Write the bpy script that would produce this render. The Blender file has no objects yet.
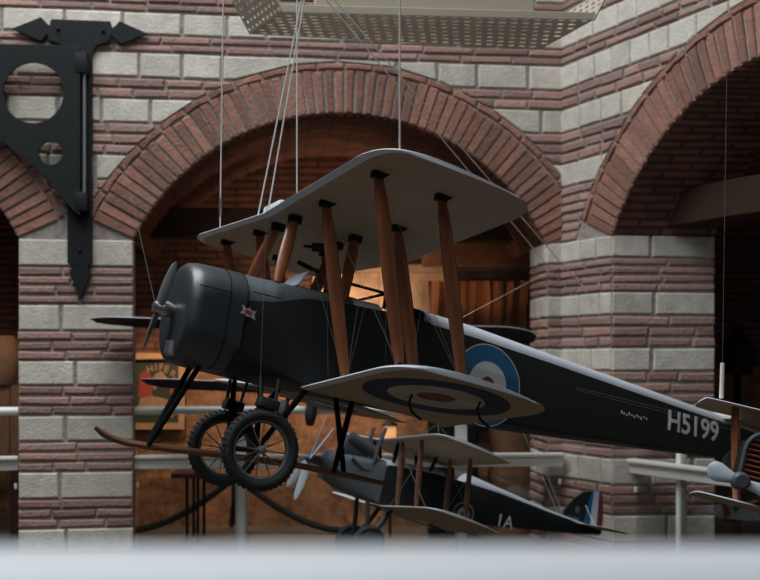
import bpy, bmesh, math, random
from mathutils import Vector, Matrix
random.seed(7)
scn = bpy.context.scene
COL = scn.collection
F, CX, CY = 1055.0, 380.0, 362.0
CAM = Vector((0, 0, 1.45))
PI = math.pi

# ------------------------------------------------------------------ helpers
def W(px, py, Y):
    return Vector(((px-CX)/F*Y, Y, CAM.z-(py-CY)/F*Y))

def link(name, me, mats=(), parent=None):
    o = bpy.data.objects.new(name, me); COL.objects.link(o)
    for m in (mats if isinstance(mats, (list, tuple)) else [mats]):
        me.materials.append(m)
    if parent is not None: o.parent = parent
    return o

def smooth(me, ang=40):
    for p in me.polygons: p.use_smooth = True
    try: me.set_sharp_from_angle(angle=math.radians(ang))
    except Exception: pass

def build(name, bm, mats, parent=None, sm=True, ang=40, recalc=True):
    if recalc: bmesh.ops.recalc_face_normals(bm, faces=bm.faces)
    me = bpy.data.meshes.new(name); bm.to_mesh(me); bm.free()
    if sm: smooth(me, ang)
    return link(name, me, mats, parent)

def thing(name, label, cat, loc=(0, 0, 0), mat=None, group=None):
    o = bpy.data.objects.new(name, None); COL.objects.link(o)
    o.empty_display_size = .1
    if mat is not None: o.matrix_world = mat
    else: o.location = loc
    return tag(o, label, cat, group)

def tag(o, label, cat, group=None):
    o['label'] = label; o['category'] = cat
    if group: o['group'] = group
    return o

def struct(o):
    o['kind'] = 'structure'; return o

def face(bm, vs, mi=0):
    try:
        f = bm.faces.new(vs); f.material_index = mi; return f
    except ValueError:
        return None

def box(bm, c, s, rot=None, bev=0.0, mi=0):
    r = bmesh.ops.create_cube(bm, size=1.0)
    vs = r['verts']
    bmesh.ops.scale(bm, vec=Vector(s), verts=vs)
    if bev > 0:
        es = list({e for v in vs for e in v.link_edges})
        rb = bmesh.ops.bevel(bm, geom=es, offset=bev, segments=2, affect='EDGES', profile=.5)
        vs = list({v for f in rb['faces'] for v in f.verts} | {v for v in vs if v.is_valid})
    if rot is not None: bmesh.ops.rotate(bm, cent=(0, 0, 0), matrix=rot, verts=vs)
    bmesh.ops.translate(bm, vec=Vector(c), verts=vs)
    for f in {f for v in vs for f in v.link_faces}: f.material_index = mi
    return vs

def frame_of(d, up=Vector((0, 0, 1))):
    d = d.normalized()
    if abs(d.dot(up)) > .98: up = Vector((0, 1, 0))
    a = d.cross(up).normalized(); b = a.cross(d).normalized()
    return a, b

def tube(bm, pts, rad, n=8, cap=True, mi=0, flat=1.0, up=Vector((0, 0, 1))):
    """round or flattened tube along pts; rad a number or a list"""
    pts = [Vector(p) for p in pts]; rings = []
    for i, p in enumerate(pts):
        d = pts[min(i+1, len(pts)-1)]-pts[max(i-1, 0)]
        a, b = frame_of(d, up)
        r = rad[i] if isinstance(rad, (list, tuple)) else rad
        rings.append([bm.verts.new(p+a*math.cos(2*PI*k/n)*r+b*math.sin(2*PI*k/n)*r*flat) for k in range(n)])
    for i in range(len(rings)-1):
        for k in range(n):
            face(bm, [rings[i][k], rings[i][(k+1) % n], rings[i+1][(k+1) % n], rings[i+1][k]], mi)
    if cap:
        face(bm, rings[0][::-1], mi); face(bm, rings[-1], mi)

def loft(bm, rings, cap=True, mi=0):
    R = [[bm.verts.new(p) for p in r] for r in rings]
    n = len(R[0])
    for i in range(len(R)-1):
        for k in range(n):
            face(bm, [R[i][k], R[i][(k+1) % n], R[i+1][(k+1) % n], R[i+1][k]], mi)
    if cap:
        face(bm, R[0][::-1], mi); face(bm, R[-1], mi)
    return R

def lathe(bm, prof, axis_o, axis_d, n=32, mi=0, up=Vector((0, 0, 1)), closed=False):
    """prof: list of (distance along axis, radius)"""
    axis_o = Vector(axis_o); d = Vector(axis_d).normalized(); a, b = frame_of(d, up)
    rings = [[bm.verts.new(axis_o+d*t+(a*math.cos(2*PI*k/n)+b*math.sin(2*PI*k/n))*max(r, 1e-5)) for k in range(n)] for t, r in prof]
    m = len(rings)
    for i in range(m if closed else m-1):
        A, B = rings[i], rings[(i+1) % m]
        for k in range(n):
            face(bm, [A[k], A[(k+1) % n], B[(k+1) % n], B[k]], mi)
    if not closed:
        face(bm, rings[0][::-1], mi); face(bm, rings[-1], mi)

def curve_mesh(polys, ext, bevel=0.0):
    """flat plate from 2-D outlines (holes are further outlines), local XY, thickness along Z"""
    cu = bpy.data.curves.new('plate', 'CURVE'); cu.dimensions = '2D'; cu.fill_mode = 'BOTH'
    cu.extrude = ext; cu.bevel_depth = bevel; cu.bevel_resolution = 1
    for p in polys:
        sp = cu.splines.new('POLY'); sp.points.add(len(p)-1); sp.use_cyclic_u = True
        for i, q in enumerate(p): sp.points[i].co = (q[0], q[1], 0, 1)
    o = bpy.data.objects.new('plate', cu); COL.objects.link(o)
    me = bpy.data.meshes.new_from_object(o.evaluated_get(bpy.context.evaluated_depsgraph_get()))
    bpy.data.objects.remove(o); bpy.data.curves.remove(cu)
    return me

def text_mesh(s, size, ext=.0008, bold=0.0, spacing=1.0):
    cu = bpy.data.curves.new('txt', 'FONT'); cu.body = s; cu.size = size; cu.extrude = ext; cu.offset = bold
    cu.align_x = 'CENTER'; cu.align_y = 'CENTER'; cu.space_character = spacing
    o = bpy.data.objects.new('txt', cu); COL.objects.link(o)
    me = bpy.data.meshes.new_from_object(o.evaluated_get(bpy.context.evaluated_depsgraph_get()))
    bpy.data.objects.remove(o); bpy.data.curves.remove(cu)
    return me

def circ(cx, cy, r, n=40):
    return [(cx+r*math.cos(2*PI*k/n), cy+r*math.sin(2*PI*k/n)) for k in range(n)]

# ------------------------------------------------------------------ materials
def mat(name, col, rough=.6, metal=0.0, var=0.0, nscale=8.0, bump=0.0, bscale=40.0, island=0.0, col2=None, coat=0.0, spec=.5, stretch=None):
    m = bpy.data.materials.new(name); m.use_nodes = True
    nt = m.node_tree; N = nt.nodes; L = nt.links
    b = N['Principled BSDF']
    b.inputs['Base Color'].default_value = (*col, 1); b.inputs['Roughness'].default_value = rough
    b.inputs['Metallic'].default_value = metal; b.inputs['Coat Weight'].default_value = coat
    b.inputs['Specular IOR Level'].default_value = spec
    tc = N.new('ShaderNodeTexCoord'); vec = tc.outputs['Object']
    if stretch:
        mp = N.new('ShaderNodeMapping'); mp.inputs['Scale'].default_value = stretch
        L.new(vec, mp.inputs['Vector']); vec = mp.outputs['Vector']
    out = None
    if var > 0 or col2:
        nz = N.new('ShaderNodeTexNoise'); nz.inputs['Scale'].default_value = nscale; nz.inputs['Detail'].default_value = 6
        nz.inputs['Roughness'].default_value = .65
        L.new(vec, nz.inputs['Vector'])
        cr = N.new('ShaderNodeValToRGB'); cr.color_ramp.elements[0].position = .3; cr.color_ramp.elements[1].position = .7
        c2 = col2 or tuple(c*(1-var) for c in col); c1 = col if col2 else tuple(min(1, c*(1+var)) for c in col)
        cr.color_ramp.elements[0].color = (*c2, 1); cr.color_ramp.elements[1].color = (*c1, 1)
        L.new(nz.outputs['Fac'], cr.inputs['Fac']); out = cr.outputs['Color']
    if island > 0:
        g = N.new('ShaderNodeNewGeometry'); hs = N.new('ShaderNodeHueSaturation')
        mr = N.new('ShaderNodeMapRange'); mr.inputs['To Min'].default_value = 1-island; mr.inputs['To Max'].default_value = 1+island
        L.new(g.outputs['Random Per Island'], mr.inputs['Value']); L.new(mr.outputs['Result'], hs.inputs['Value'])
        if out: L.new(out, hs.inputs['Color'])
        else: hs.inputs['Color'].default_value = (*col, 1)
        out = hs.outputs['Color']
    if out: L.new(out, b.inputs['Base Color'])
    if bump > 0:
        n2 = N.new('ShaderNodeTexNoise'); n2.inputs['Scale'].default_value = bscale; n2.inputs['Detail'].default_value = 5
        L.new(vec, n2.inputs['Vector'])
        bp = N.new('ShaderNodeBump'); bp.inputs['Strength'].default_value = bump; bp.inputs['Distance'].default_value = .01
        L.new(n2.outputs['Fac'], bp.inputs['Height']); L.new(bp.outputs['Normal'], b.inputs['Normal'])
    return m

def brick_mat(name, c1, c2, mortar, bw, bh, ms, coord='UV', rough=.9, smear=0.0, offset=.5):
    m = bpy.data.materials.new(name); m.use_nodes = True
    N = m.node_tree.nodes; L = m.node_tree.links; b = N['Principled BSDF']; b.inputs['Roughness'].default_value = rough
    tc = N.new('ShaderNodeTexCoord')
    br = N.new('ShaderNodeTexBrick'); br.inputs['Scale'].default_value = 1; br.offset = offset
    br.inputs['Color1'].default_value = (*c1, 1); br.inputs['Color2'].default_value = (*c2, 1); br.inputs['Mortar'].default_value = (*mortar, 1)
    br.inputs['Brick Width'].default_value = bw; br.inputs['Row Height'].default_value = bh; br.inputs['Mortar Size'].default_value = ms
    br.inputs['Mortar Smooth'].default_value = .3
    nz = N.new('ShaderNodeTexNoise'); nz.inputs['Scale'].default_value = 6; nz.inputs['Detail'].default_value = 6
    L.new(tc.outputs[coord], nz.inputs['Vector'])
    ad = N.new('ShaderNodeVectorMath'); ad.operation = 'MULTIPLY_ADD'
    ad.inputs[1].default_value = (.02, .02, .02)
    L.new(nz.outputs['Color'], ad.inputs[0]); L.new(tc.outputs[coord], ad.inputs[2]); L.new(ad.outputs[0], br.inputs['Vector'])
    mx = N.new('ShaderNodeMix'); mx.data_type = 'RGBA'; mx.blend_type = 'MULTIPLY'; mx.inputs['Factor'].default_value = .8
    cr = N.new('ShaderNodeValToRGB'); cr.color_ramp.elements[0].position = .3; cr.color_ramp.elements[1].position = .72
    cr.color_ramp.elements[0].color = (.35, .33, .32, 1)
    L.new(nz.outputs['Fac'], cr.inputs['Fac'])
    L.new(br.outputs['Color'], mx.inputs[6]); L.new(cr.outputs['Color'], mx.inputs[7]); L.new(mx.outputs[2], b.inputs['Base Color'])
    bp = N.new('ShaderNodeBump'); bp.inputs['Strength'].default_value = .8; bp.inputs['Distance'].default_value = .015
    iv = N.new('ShaderNodeMath'); iv.operation = 'SUBTRACT'; iv.inputs[0].default_value = 1
    L.new(br.outputs['Fac'], iv.inputs[1])
    L.new(iv.outputs[0], bp.inputs['Height']); L.new(bp.outputs['Normal'], b.inputs['Normal'])
    return m

def stone_wall_mat(name, c1, c2, crack, sc):
    m = bpy.data.materials.new(name); m.use_nodes = True
    N = m.node_tree.nodes; L = m.node_tree.links; b = N['Principled BSDF']; b.inputs['Roughness'].default_value = .92
    tc = N.new('ShaderNodeTexCoord'); mp = N.new('ShaderNodeMapping'); mp.inputs['Scale'].default_value = (1, 1, 1.7)
    nz = N.new('ShaderNodeTexNoise'); nz.inputs['Scale'].default_value = 4.5; nz.inputs['Detail'].default_value = 9; nz.inputs['Roughness'].default_value = .78
    L.new(tc.outputs['Object'], nz.inputs['Vector'])
    ad = N.new('ShaderNodeVectorMath'); ad.operation = 'MULTIPLY_ADD'; ad.inputs[1].default_value = (.22, .22, .22)
    L.new(nz.outputs['Color'], ad.inputs[0]); L.new(tc.outputs['Object'], ad.inputs[2]); L.new(ad.outputs[0], mp.inputs['Vector'])
    vo = N.new('ShaderNodeTexVoronoi'); vo.feature = 'DISTANCE_TO_EDGE'; vo.inputs['Scale'].default_value = sc
    L.new(mp.outputs[0], vo.inputs['Vector'])
    cr = N.new('ShaderNodeValToRGB'); cr.color_ramp.elements[0].position = .0; cr.color_ramp.elements[1].position = .07
    cr.color_ramp.elements[0].color = (*crack, 1); cr.color_ramp.elements[1].color = (1, 1, 1, 1)
    L.new(vo.outputs['Distance'], cr.inputs['Fac'])
    c = N.new('ShaderNodeValToRGB'); c.color_ramp.elements[0].position = .35; c.color_ramp.elements[1].position = .66
    c.color_ramp.elements[0].color = (*c2, 1); c.color_ramp.elements[1].color = (*c1, 1)
    L.new(nz.outputs['Fac'], c.inputs['Fac'])
    mx = N.new('ShaderNodeMix'); mx.data_type = 'RGBA'; mx.blend_type = 'MULTIPLY'; mx.inputs['Factor'].default_value = 1
    L.new(c.outputs['Color'], mx.inputs[6]); L.new(cr.outputs['Color'], mx.inputs[7]); L.new(mx.outputs[2], b.inputs['Base Color'])
    bp = N.new('ShaderNodeBump'); bp.inputs['Strength'].default_value = 1; bp.inputs['Distance'].default_value = .05
    s = N.new('ShaderNodeMath'); s.operation = 'MULTIPLY'
    L.new(nz.outputs['Fac'], s.inputs[0]); L.new(cr.outputs['Color'], s.inputs[1])
    L.new(s.outputs[0], bp.inputs['Height']); L.new(bp.outputs['Normal'], b.inputs['Normal'])
    return m

M = {}
M['stone'] = mat('white_stone', (.62, .565, .475), .9, var=.18, nscale=9, bump=.6, bscale=60, island=.13)
M['brick'] = mat('red_brick', (.40, .205, .155), .92, nscale=13, bump=.9, bscale=40, island=.28, col2=(.33, .235, .205))
M['voussoir'] = mat('arch_brick', (.37, .17, .115), .92, nscale=10, bump=.9, bscale=40, island=.28, col2=(.24, .125, .095))
M['mortar'] = mat('grey_mortar', (.36, .305, .27), .95, var=.28, nscale=22, bump=.8, bscale=70)
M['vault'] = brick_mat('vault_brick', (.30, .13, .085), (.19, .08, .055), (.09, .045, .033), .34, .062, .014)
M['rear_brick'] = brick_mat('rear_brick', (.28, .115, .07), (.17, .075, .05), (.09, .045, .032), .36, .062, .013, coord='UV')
M['rear_stone'] = stone_wall_mat('rough_ochre_stone', (.62, .34, .19), (.17, .08, .042), (.82, .80, .78), 4.2)
M['plaster'] = brick_mat('ashlar_plaster', (.52, .35, .23), (.46, .31, .20), (.22, .13, .08), 1.05, .40, .004, coord='UV')
M['wood_dark'] = mat('old_beam_wood', (.06, .038, .026), .95, spec=.03, nscale=6, bump=.6, bscale=20, col2=(.05, .031, .022), stretch=(1, 6, 6))
M['strut_wood'] = mat('varnished_strut_wood', (.36, .125, .052), .38, nscale=10, col2=(.24, .075, .031), stretch=(4, 4, .6), coat=.25)
M['skid_wood'] = mat('skid_wood', (.26, .125, .07), .5, nscale=8, col2=(.14, .06, .034), stretch=(1, 6, 6))
M['linen'] = mat('doped_linen_underside', (.40, .29, .185), .75, var=.1, nscale=6, stretch=(1, 6, 1))
M['dope'] = mat('dark_dope_fabric', (.016, .0195, .0205), .5, var=.12, nscale=4, spec=.3)
M['deck'] = mat('dope_top_sky_sheen', (.62, .66, .70), .5, var=.06, nscale=4)  # dark doped fabric with the skylight sheen put into its base colour
M['cowl'] = mat('dark_painted_metal', (.030, .037, .044), .40, var=.05, nscale=4, spec=.85)
M['edge'] = mat('pale_edge', (.70, .73, .76), .5)  # even pale tone for leading edges, tank and right-edge wing tops
M['black'] = mat('black_paint', (.012, .012, .013), .7, spec=.06)
M['iron'] = mat('black_wrought_iron', (.010, .012, .012), .6, spec=.25, var=.25, nscale=30, bump=.2, bscale=80)
M['steel'] = mat('bare_steel', (.42, .42, .42), .35, metal=.9)
M['wire'] = mat('steel_wire', (.78, .74, .68), .6)
M['rubber'] = mat('black_rubber', (.028, .03, .031), .75, bump=.3, bscale=60)
M['rim'] = mat('grey_wheel_rim', (.17, .17, .165), .5)
M['blue'] = mat('roundel_blue', (.010, .125, .29), .5)
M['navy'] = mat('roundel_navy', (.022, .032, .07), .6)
M['white'] = mat('roundel_white', (.66, .68, .70), .5)
M['red'] = mat('roundel_red', (.20, .035, .035), .55)
M['cream'] = mat('cream_lettering', (.80, .82, .82), .6)
M['rail'] = mat('ivory_painted_metal', (.88, .85, .77), .42)
M['frontrail'] = mat('white_painted_rail', (.66, .675, .68), .5)
M['tray'] = mat('beige_painted_sheet', (.50, .43, .33), .5)
M['grey'] = mat('worn_grey_metal', (.075, .085, .092), .5)
M['bladewhite'] = mat('pale_blade_paint', (.50, .55, .60), .5, var=.08)
M['panelgrey'] = mat('light_grey_panel', (.13, .15, .17), .45)
M['prop'] = mat('grey_blade_paint', (.20, .20, .20), .38)
M['deck_front'] = mat('dope_front_sky_sheen', (.095, .11, .12), .5, var=.06)  # same dark fabric, a weaker skylight sheen put into the colour
M['wire_dim'] = mat('thin_rigging_wire', (.26, .24, .22), .5)
M['faint'] = mat('faded_grey_lettering', (.20, .21, .21), .6)
M['dkwood'] = mat('dark_stained_wood', (.055, .02, .013), .5, nscale=9, col2=(.03, .012, .009), stretch=(1, 1, 6))
M['tanwood'] = mat('tan_planks', (.30, .17, .085), .6, nscale=7, col2=(.20, .10, .05), stretch=(8, 8, 1))
M['frame'] = mat('orange_pine_frame', (.48, .30, .17), .5)
M['postergreen'] = mat('poster_green', (.03, .045, .028), .7, var=.2)
M['posterred'] = mat('poster_red', (.32, .045, .04), .7)
M['posterfig'] = mat('poster_ochre', (.36, .22, .13), .7, var=.3, nscale=40)
M['curtain'] = mat('rust_curtain', (.32, .125, .058), .85, var=.15, nscale=5)
M['trunk'] = mat('blotchy_timber', (.26, .12, .058), .8, nscale=7, bump=.5, bscale=15, col2=(.11, .05, .03))
M['floor'] = mat('stone_floor', (.16, .13, .11), .6, var=.2, nscale=3)
M['atrium'] = mat('pale_hall_floor', (.15, .12, .09), .7, var=.1, nscale=2)
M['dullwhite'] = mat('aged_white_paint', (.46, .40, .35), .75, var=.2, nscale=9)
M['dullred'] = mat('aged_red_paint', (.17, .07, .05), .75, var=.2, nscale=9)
M['canvas'] = mat('tan_canvas', (.36, .23, .14), .8, var=.15)

def glass_mat():
    m = bpy.data.materials.new('clear_glass'); m.use_nodes = True
    N = m.node_tree.nodes; L = m.node_tree.links; N.remove(N['Principled BSDF'])
    t = N.new('ShaderNodeBsdfTransparent'); t.inputs[0].default_value = (.90, .92, .91, 1)
    g = N.new('ShaderNodeBsdfGlossy'); g.inputs['Roughness'].default_value = .02; g.inputs[0].default_value = (.9, .9, .9, 1)
    lw = N.new('ShaderNodeLayerWeight'); lw.inputs['Blend'].default_value = .5
    pw = N.new('ShaderNodeMath'); pw.operation = 'POWER'; pw.inputs[1].default_value = 4; L.new(lw.outputs['Facing'], pw.inputs[0])
    fr = N.new('ShaderNodeMath'); fr.operation = 'MULTIPLY_ADD'; fr.inputs[1].default_value = .8; fr.inputs[2].default_value = .045; L.new(pw.outputs[0], fr.inputs[0])
    mx = N.new('ShaderNodeMixShader'); L.new(fr.outputs[0], mx.inputs[0]); L.new(t.outputs[0], mx.inputs[1]); L.new(g.outputs[0], mx.inputs[2])
    L.new(mx.outputs[0], N['Material Output'].inputs[0]); return m
M['glass'] = glass_mat()
def emit_mat(name, col, st):
    m = bpy.data.materials.new(name); m.use_nodes = True
    b = m.node_tree.nodes['Principled BSDF']; b.inputs['Base Color'].default_value = (*col, 1)
    b.inputs['Emission Color'].default_value = (*col, 1); b.inputs['Emission Strength'].default_value = st
    return m
M['bulb'] = emit_mat('warm_lamp_glass', (1, .48, .20), .6)

# ------------------------------------------------------------------ masonry
TH = .118
Y0 = 7.63
ct = 1/math.sqrt(1+TH*TH)
MD = Vector((ct, ct*TH)); MN = Vector((ct*TH, -ct)); MI = -MN          # main wall: direction, outward, inward
def main_s(px):
    u = (px-CX)/F; Y = Y0/(1-TH*u); return u*Y/ct
S_L0, S_L1, S_R = main_s(19), main_s(133), main_s(547)
HW = (S_R-S_L1)/2; SC = (S_R+S_L1)/2
SPR = .862; RISE = .935
RAD = (HW*HW+RISE*RISE)/(2*RISE); ZC = SPR+RISE-RAD
RING = .30; TILE = .05; RT = RAD+RING+TILE+.012
C2 = Vector((1.343, 7.788))
RD = Vector((.468, -.884)).normalized(); RN = Vector((-RD.y*-1, 0)) if False else Vector((RD.y, -RD.x))
if RN.x > 0: RN = -RN
JAMB0 = Vector((1.604, 7.296)); JD = Vector((1, .07)).normalized()

BL_UP = [(2.95, 3.12), (2.64, 2.80), (2.30, 2.465), (2.0, 2.18), (1.68, 1.855), (1.28, 1.455)]
BL_L = [(.664, .862), (.215, .404), (-.165, .012), (-.555, -.372), (-.955, -.766), (-1.345, -1.16)]
BL_R = [(.722, .882), (.325, .488), (-.065, .10), (-.46, -.29), (-.85, -.665), (-1.25, -1.06)]
def rows_from(blocks):
    b = sorted(blocks); rows = []; prev = -1.45
    for z0, z1 in b+[(3.3, 3.3)]:
        gap = z0-prev
        if gap > .03:
            n = max(1, round(gap/.066))
            for i in range(n): rows.append((prev+gap*i/n, prev+gap*(i+1)/n, 'b'))
        if z1 > z0: rows.append((z0, z1, 's'))
        prev = z1
    return rows
ROWS_L = rows_from(BL_UP+BL_L); ROWS_R = rows_from(BL_UP+BL_R)

def clip_half(poly, n, d):
    out = []
    for i in range(len(poly)):
        a, b = poly[i], poly[(i+1) % len(poly)]
        da = a[0]*n[0]+a[1]*n[1]-d; db = b[0]*n[0]+b[1]*n[1]-d
        if da >= 0: out.append(a)
        if da*db < 0:
            t = da/(da-db); out.append((a[0]+(b[0]-a[0])*t, a[1]+(b[1]-a[1])*t))
    return out
def area(p):
    return abs(sum(p[i][0]*p[(i+1) % len(p)][1]-p[(i+1) % len(p)][0]*p[i][1] for i in range(len(p))))/2
def clip_circle(poly, c, r):
    if area(poly) < 1e-6: return []
    gx = sum(p[0] for p in poly)/len(poly)-c[0]; gy = sum(p[1] for p in poly)/len(poly)-c[1]
    l = math.hypot(gx, gy); n = (gx/l, gy/l)
    return clip_half(poly, n, n[0]*c[0]+n[1]*c[1]+r)

class Panel:
    def __init__(s, P0, D, Nn): s.P0, s.D, s.N = Vector(P0), Vector(D), Vector(Nn)
    def pt(s, a, z, o=0):
        q = s.P0+s.D*a+s.N*o; return Vector((q.x, q.y, z+CAM.z))

def emit_prism(bm, pan, poly, o0, o1, mi, jit=.004, ins=.009):
    if len(poly) < 3 or area(poly) < .0006: return
    cx = sum(p[0] for p in poly)/len(poly); cy = sum(p[1] for p in poly)/len(poly)
    P = [(p[0]+random.uniform(-jit, jit), p[1]+random.uniform(-jit, jit)) for p in poly]
    def shr(p):
        dx, dy = cx-p[0], cy-p[1]; return (p[0]+math.copysign(min(ins, abs(dx)*.4), dx), p[1]+math.copysign(min(ins, abs(dy)*.4), dy))
    r = [[bm.verts.new(pan.pt(*p, o0)) for p in P], [bm.verts.new(pan.pt(*p, o1-ins*.8)) for p in P], [bm.verts.new(pan.pt(*shr(p), o1+random.uniform(-.001, .001))) for p in P]]
    n = len(P)
    for i in range(2):
        for k in range(n): face(bm, [r[i][k], r[i][(k+1) % n], r[i+1][(k+1) % n], r[i+1][k]], mi)
    face(bm, r[2], mi)

def masonry(bm, pan, s0, s1, rows, arches=(), zmin=-1.45, zmax=3.3, stone_len=(.27, .46), brick_len=(.22, .42), vj=.021):
    for z0, z1, k in rows:
        if z1 <= zmin or z0 >= zmax: continue
        g = .010 if k == 's' else .0125
        lo, hi = stone_len if k == 's' else brick_len
        # wall stretches left between the openings at this height
        spans = [(s0, s1)]
        for (ac, hw, spr) in arches:
            if (z0+z1)/2 < spr:
                ns = []
                for a, b in spans:
                    if ac-hw > a: ns.append((a, min(b, ac-hw)))
                    if ac+hw < b: ns.append((max(a, ac+hw), b))
                spans = [q for q in ns if q[1]-q[0] > .01]
        for a, b in spans:
            x = a
            while x < b-.01:
                ln = random.uniform(lo, hi); e = x+ln
                if b-e < lo*.55: e = b
                gg = vj if k == 's' else g*.8
                poly = [(x+gg*.6, z0+g*.8), (e-gg*.6, z0+g*.8), (e-gg*.6, z1-g*.8), (x+gg*.6, z1-g*.8)]
                if x == a: poly[0] = (x, poly[0][1]); poly[3] = (x, poly[3][1])
                if e == b: poly[1] = (e, poly[1][1]); poly[2] = (e, poly[2][1])
                for (ac, hw, spr) in arches:
                    if (z0+z1)/2 >= spr and poly: poly = clip_circle(poly, (ac, ZC), RT)
                if poly:
                    emit_prism(bm, pan, poly, -.02, .012+random.uniform(0, .006 if k == 'b' else .003), 1 if k == 's' else 2, jit=.003 if k == 's' else .006)
                x = e

def arch_ring(bm, pan, ac, a_lo, a_hi, smin=-99, smax=99):
    """radial bricks and a thin tile course round an arch"""
    inner = RAD; n = int((a_hi-a_lo)*inner/.066)
    for i in range(n):
        a0 = a_lo+(a_hi-a_lo)*i/n; a1 = a_lo+(a_hi-a_lo)*(i+1)/n; ga = .0065
        r1 = RAD+RING+random.uniform(-.01, .008)
        poly = [(ac+math.cos(a)*r, ZC+math.sin(a)*r) for a, r in ((a0+ga, inner-.004), (a1-ga, inner-.004), (a1-ga*.7, r1), (a0+ga*.7, r1))]
        poly = clip_half(poly, (-1, 0), -smax); poly = clip_half(poly, (1, 0), smin) if poly else poly
        emit_prism(bm, pan, poly, -.06, .014+random.uniform(0, .008), 3, jit=.003)
    m = int((a_hi-a_lo)*RT/.2)
    for i in range(m):
        a0 = a_lo+(a_hi-a_lo)*i/m+.004; a1 = a_lo+(a_hi-a_lo)*(i+1)/m-.004; am = (a0+a1)/2
        r0, r1 = RAD+RING+.012, RAD+RING+TILE
        poly = [(ac+math.cos(a)*r, ZC+math.sin(a)*r) for a, r in ((a0, r0), (am, r0), (a1, r0), (a1, r1), (am, r1), (a0, r1))]
        poly = clip_half(poly, (-1, 0), -smax); poly = clip_half(poly, (1, 0), smin) if poly else poly
        emit_prism(bm, pan, poly, -.02, .016+random.uniform(0, .006), 3, jit=.003)

def arch_z(s, ac): return ZC+math.sqrt(max(0, RAD*RAD-(s-ac)**2))

def wall_base(bm, pan, s0, s1, arches, inward, depth, zmin=-1.45, zmax=3.3):
    ss = {s0, s1}
    for ac in arches:
        for i in range(41): ss.add(ac-HW+2*HW*i/40)
    ss = sorted(x for x in ss if s0 <= x <= s1)
    inw = Vector((inward.x, inward.y, 0))*depth
    for a, b in zip(ss, ss[1:]):
        if b-a < 1e-6: continue
        mid = (a+b)/2; op = next((ac for ac in arches if abs(mid-ac) < HW), None)
        za, zb = (zmin, zmin) if op is None else (arch_z(a, op), arch_z(b, op))
        v = [bm.verts.new(pan.pt(a, za)), bm.verts.new(pan.pt(b, zb)), bm.verts.new(pan.pt(b, zmax)), bm.verts.new(pan.pt(a, zmax))]
        face(bm, v, 0)
        w = [bm.verts.new(q.co+inw) for q in v]; face(bm, w[::-1], 0)
        if op is not None:
            f = face(bm, [bm.verts.new(v[0].co), bm.verts.new(v[1].co), bm.verts.new(w[1].co), bm.verts.new(w[0].co)], 4)
            uv = bm.loops.layers.uv.verify()
            aa, ab = math.atan2(za-ZC, a-op)*RAD, math.atan2(zb-ZC, b-op)*RAD
            for l, t in zip(f.loops, ((0, aa), (0, ab), (depth, ab), (depth, aa))): l[uv].uv = t
    for ac in arches:                                                   # jamb sides
        for sgn in (-1, 1):
            s = ac+sgn*HW
            if s0 < s < s1:
                p = [pan.pt(s, zmin), pan.pt(s, SPR)]
                face(bm, [bm.verts.new(p[0]), bm.verts.new(p[1]), bm.verts.new(p[1]+inw), bm.verts.new(p[0]+inw)], 0)

WM = [M['mortar'], M['stone'], M['brick'], M['voussoir'], M['vault']]
A_SPR = math.atan2(SPR-ZC, HW)
SCL = S_L0-HW                                                           # arch to the left
SCORNER = main_s(562.5)
pan_m = Panel((0, Y0), MD, MN)
bm = bmesh.new()
wall_base(bm, pan_m, -6.2, SCORNER, [SC, SCL], MI, .15)
masonry(bm, pan_m, -6.2, -.6, ROWS_L, [(SC, HW, SPR), (SCL, HW, SPR)])
masonry(bm, pan_m, -.6, SCORNER, ROWS_R, [(SC, HW, SPR)])
arch_ring(bm, pan_m, SC, A_SPR, PI-A_SPR, smax=SCORNER)
arch_ring(bm, pan_m, SCL, A_SPR, PI-A_SPR)
# reveals
pj = Panel(pan_m.P0+MD*S_R, MI, -MD); masonry(bm, pj, 0, .44, ROWS_R, zmax=SPR-.01, stone_len=(.2, .3))
face(bm, [bm.verts.new(pj.pt(*q)) for q in ((0, -1.45), (.44, -1.45), (.44, SPR), (0, SPR))], 0)
struct(build('wall_main', bm, WM, sm=False, recalc=False))

# right wall with its own arch, pier reveal facing the hall
pan_r = Panel(C2, RD, RN); SCR = .558+HW
bm = bmesh.new()
wall_base(bm, pan_r, 0, 5.2, [SCR], JD, .72)
masonry(bm, pan_r, 0, 5.2, ROWS_R, [(SCR, HW, SPR)], stone_len=(.16, .27), brick_len=(.15, .3), vj=.006)
arch_ring(bm, pan_r, SCR, A_SPR, PI-A_SPR, smin=.0)
pr = Panel(JAMB0, JD, Vector((JD.y, -JD.x))); masonry(bm, pr, 0, .725, ROWS_R, zmax=SPR+.03, stone_len=(.26, .40))
struct(build('wall_right', bm, WM, sm=False, recalc=False))

# barrel vaults behind the arches
def barrel(name, ac, d0, d1):
    bm = bmesh.new(); uv = bm.loops.layers.uv.verify(); R = RAD+.03; n = 36
    a0 = math.atan2(SPR-ZC, HW)
    for i in range(n):
        qa = [a0+(PI-2*a0)*(i+j)/n for j in (0, 1)]
        P = [[pan_m.pt(ac+math.cos(a)*R, ZC+math.sin(a)*R, -d) for a in qa] for d in (d0, d1)]
        f = face(bm, [bm.verts.new(P[0][0]), bm.verts.new(P[0][1]), bm.verts.new(P[1][1]), bm.verts.new(P[1][0])])
        for l, t in zip(f.loops, ((qa[0]*R, d0), (qa[1]*R, d0), (qa[1]*R, d1), (qa[0]*R, d1))): l[uv].uv = t
    return struct(build(name, bm, M['vault'], sm=True, ang=60, recalc=False))
barrel('ceiling_vault', SC, .14, 2.4); barrel('ceiling_side_vault', SCL, .14, 2.4)

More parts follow.
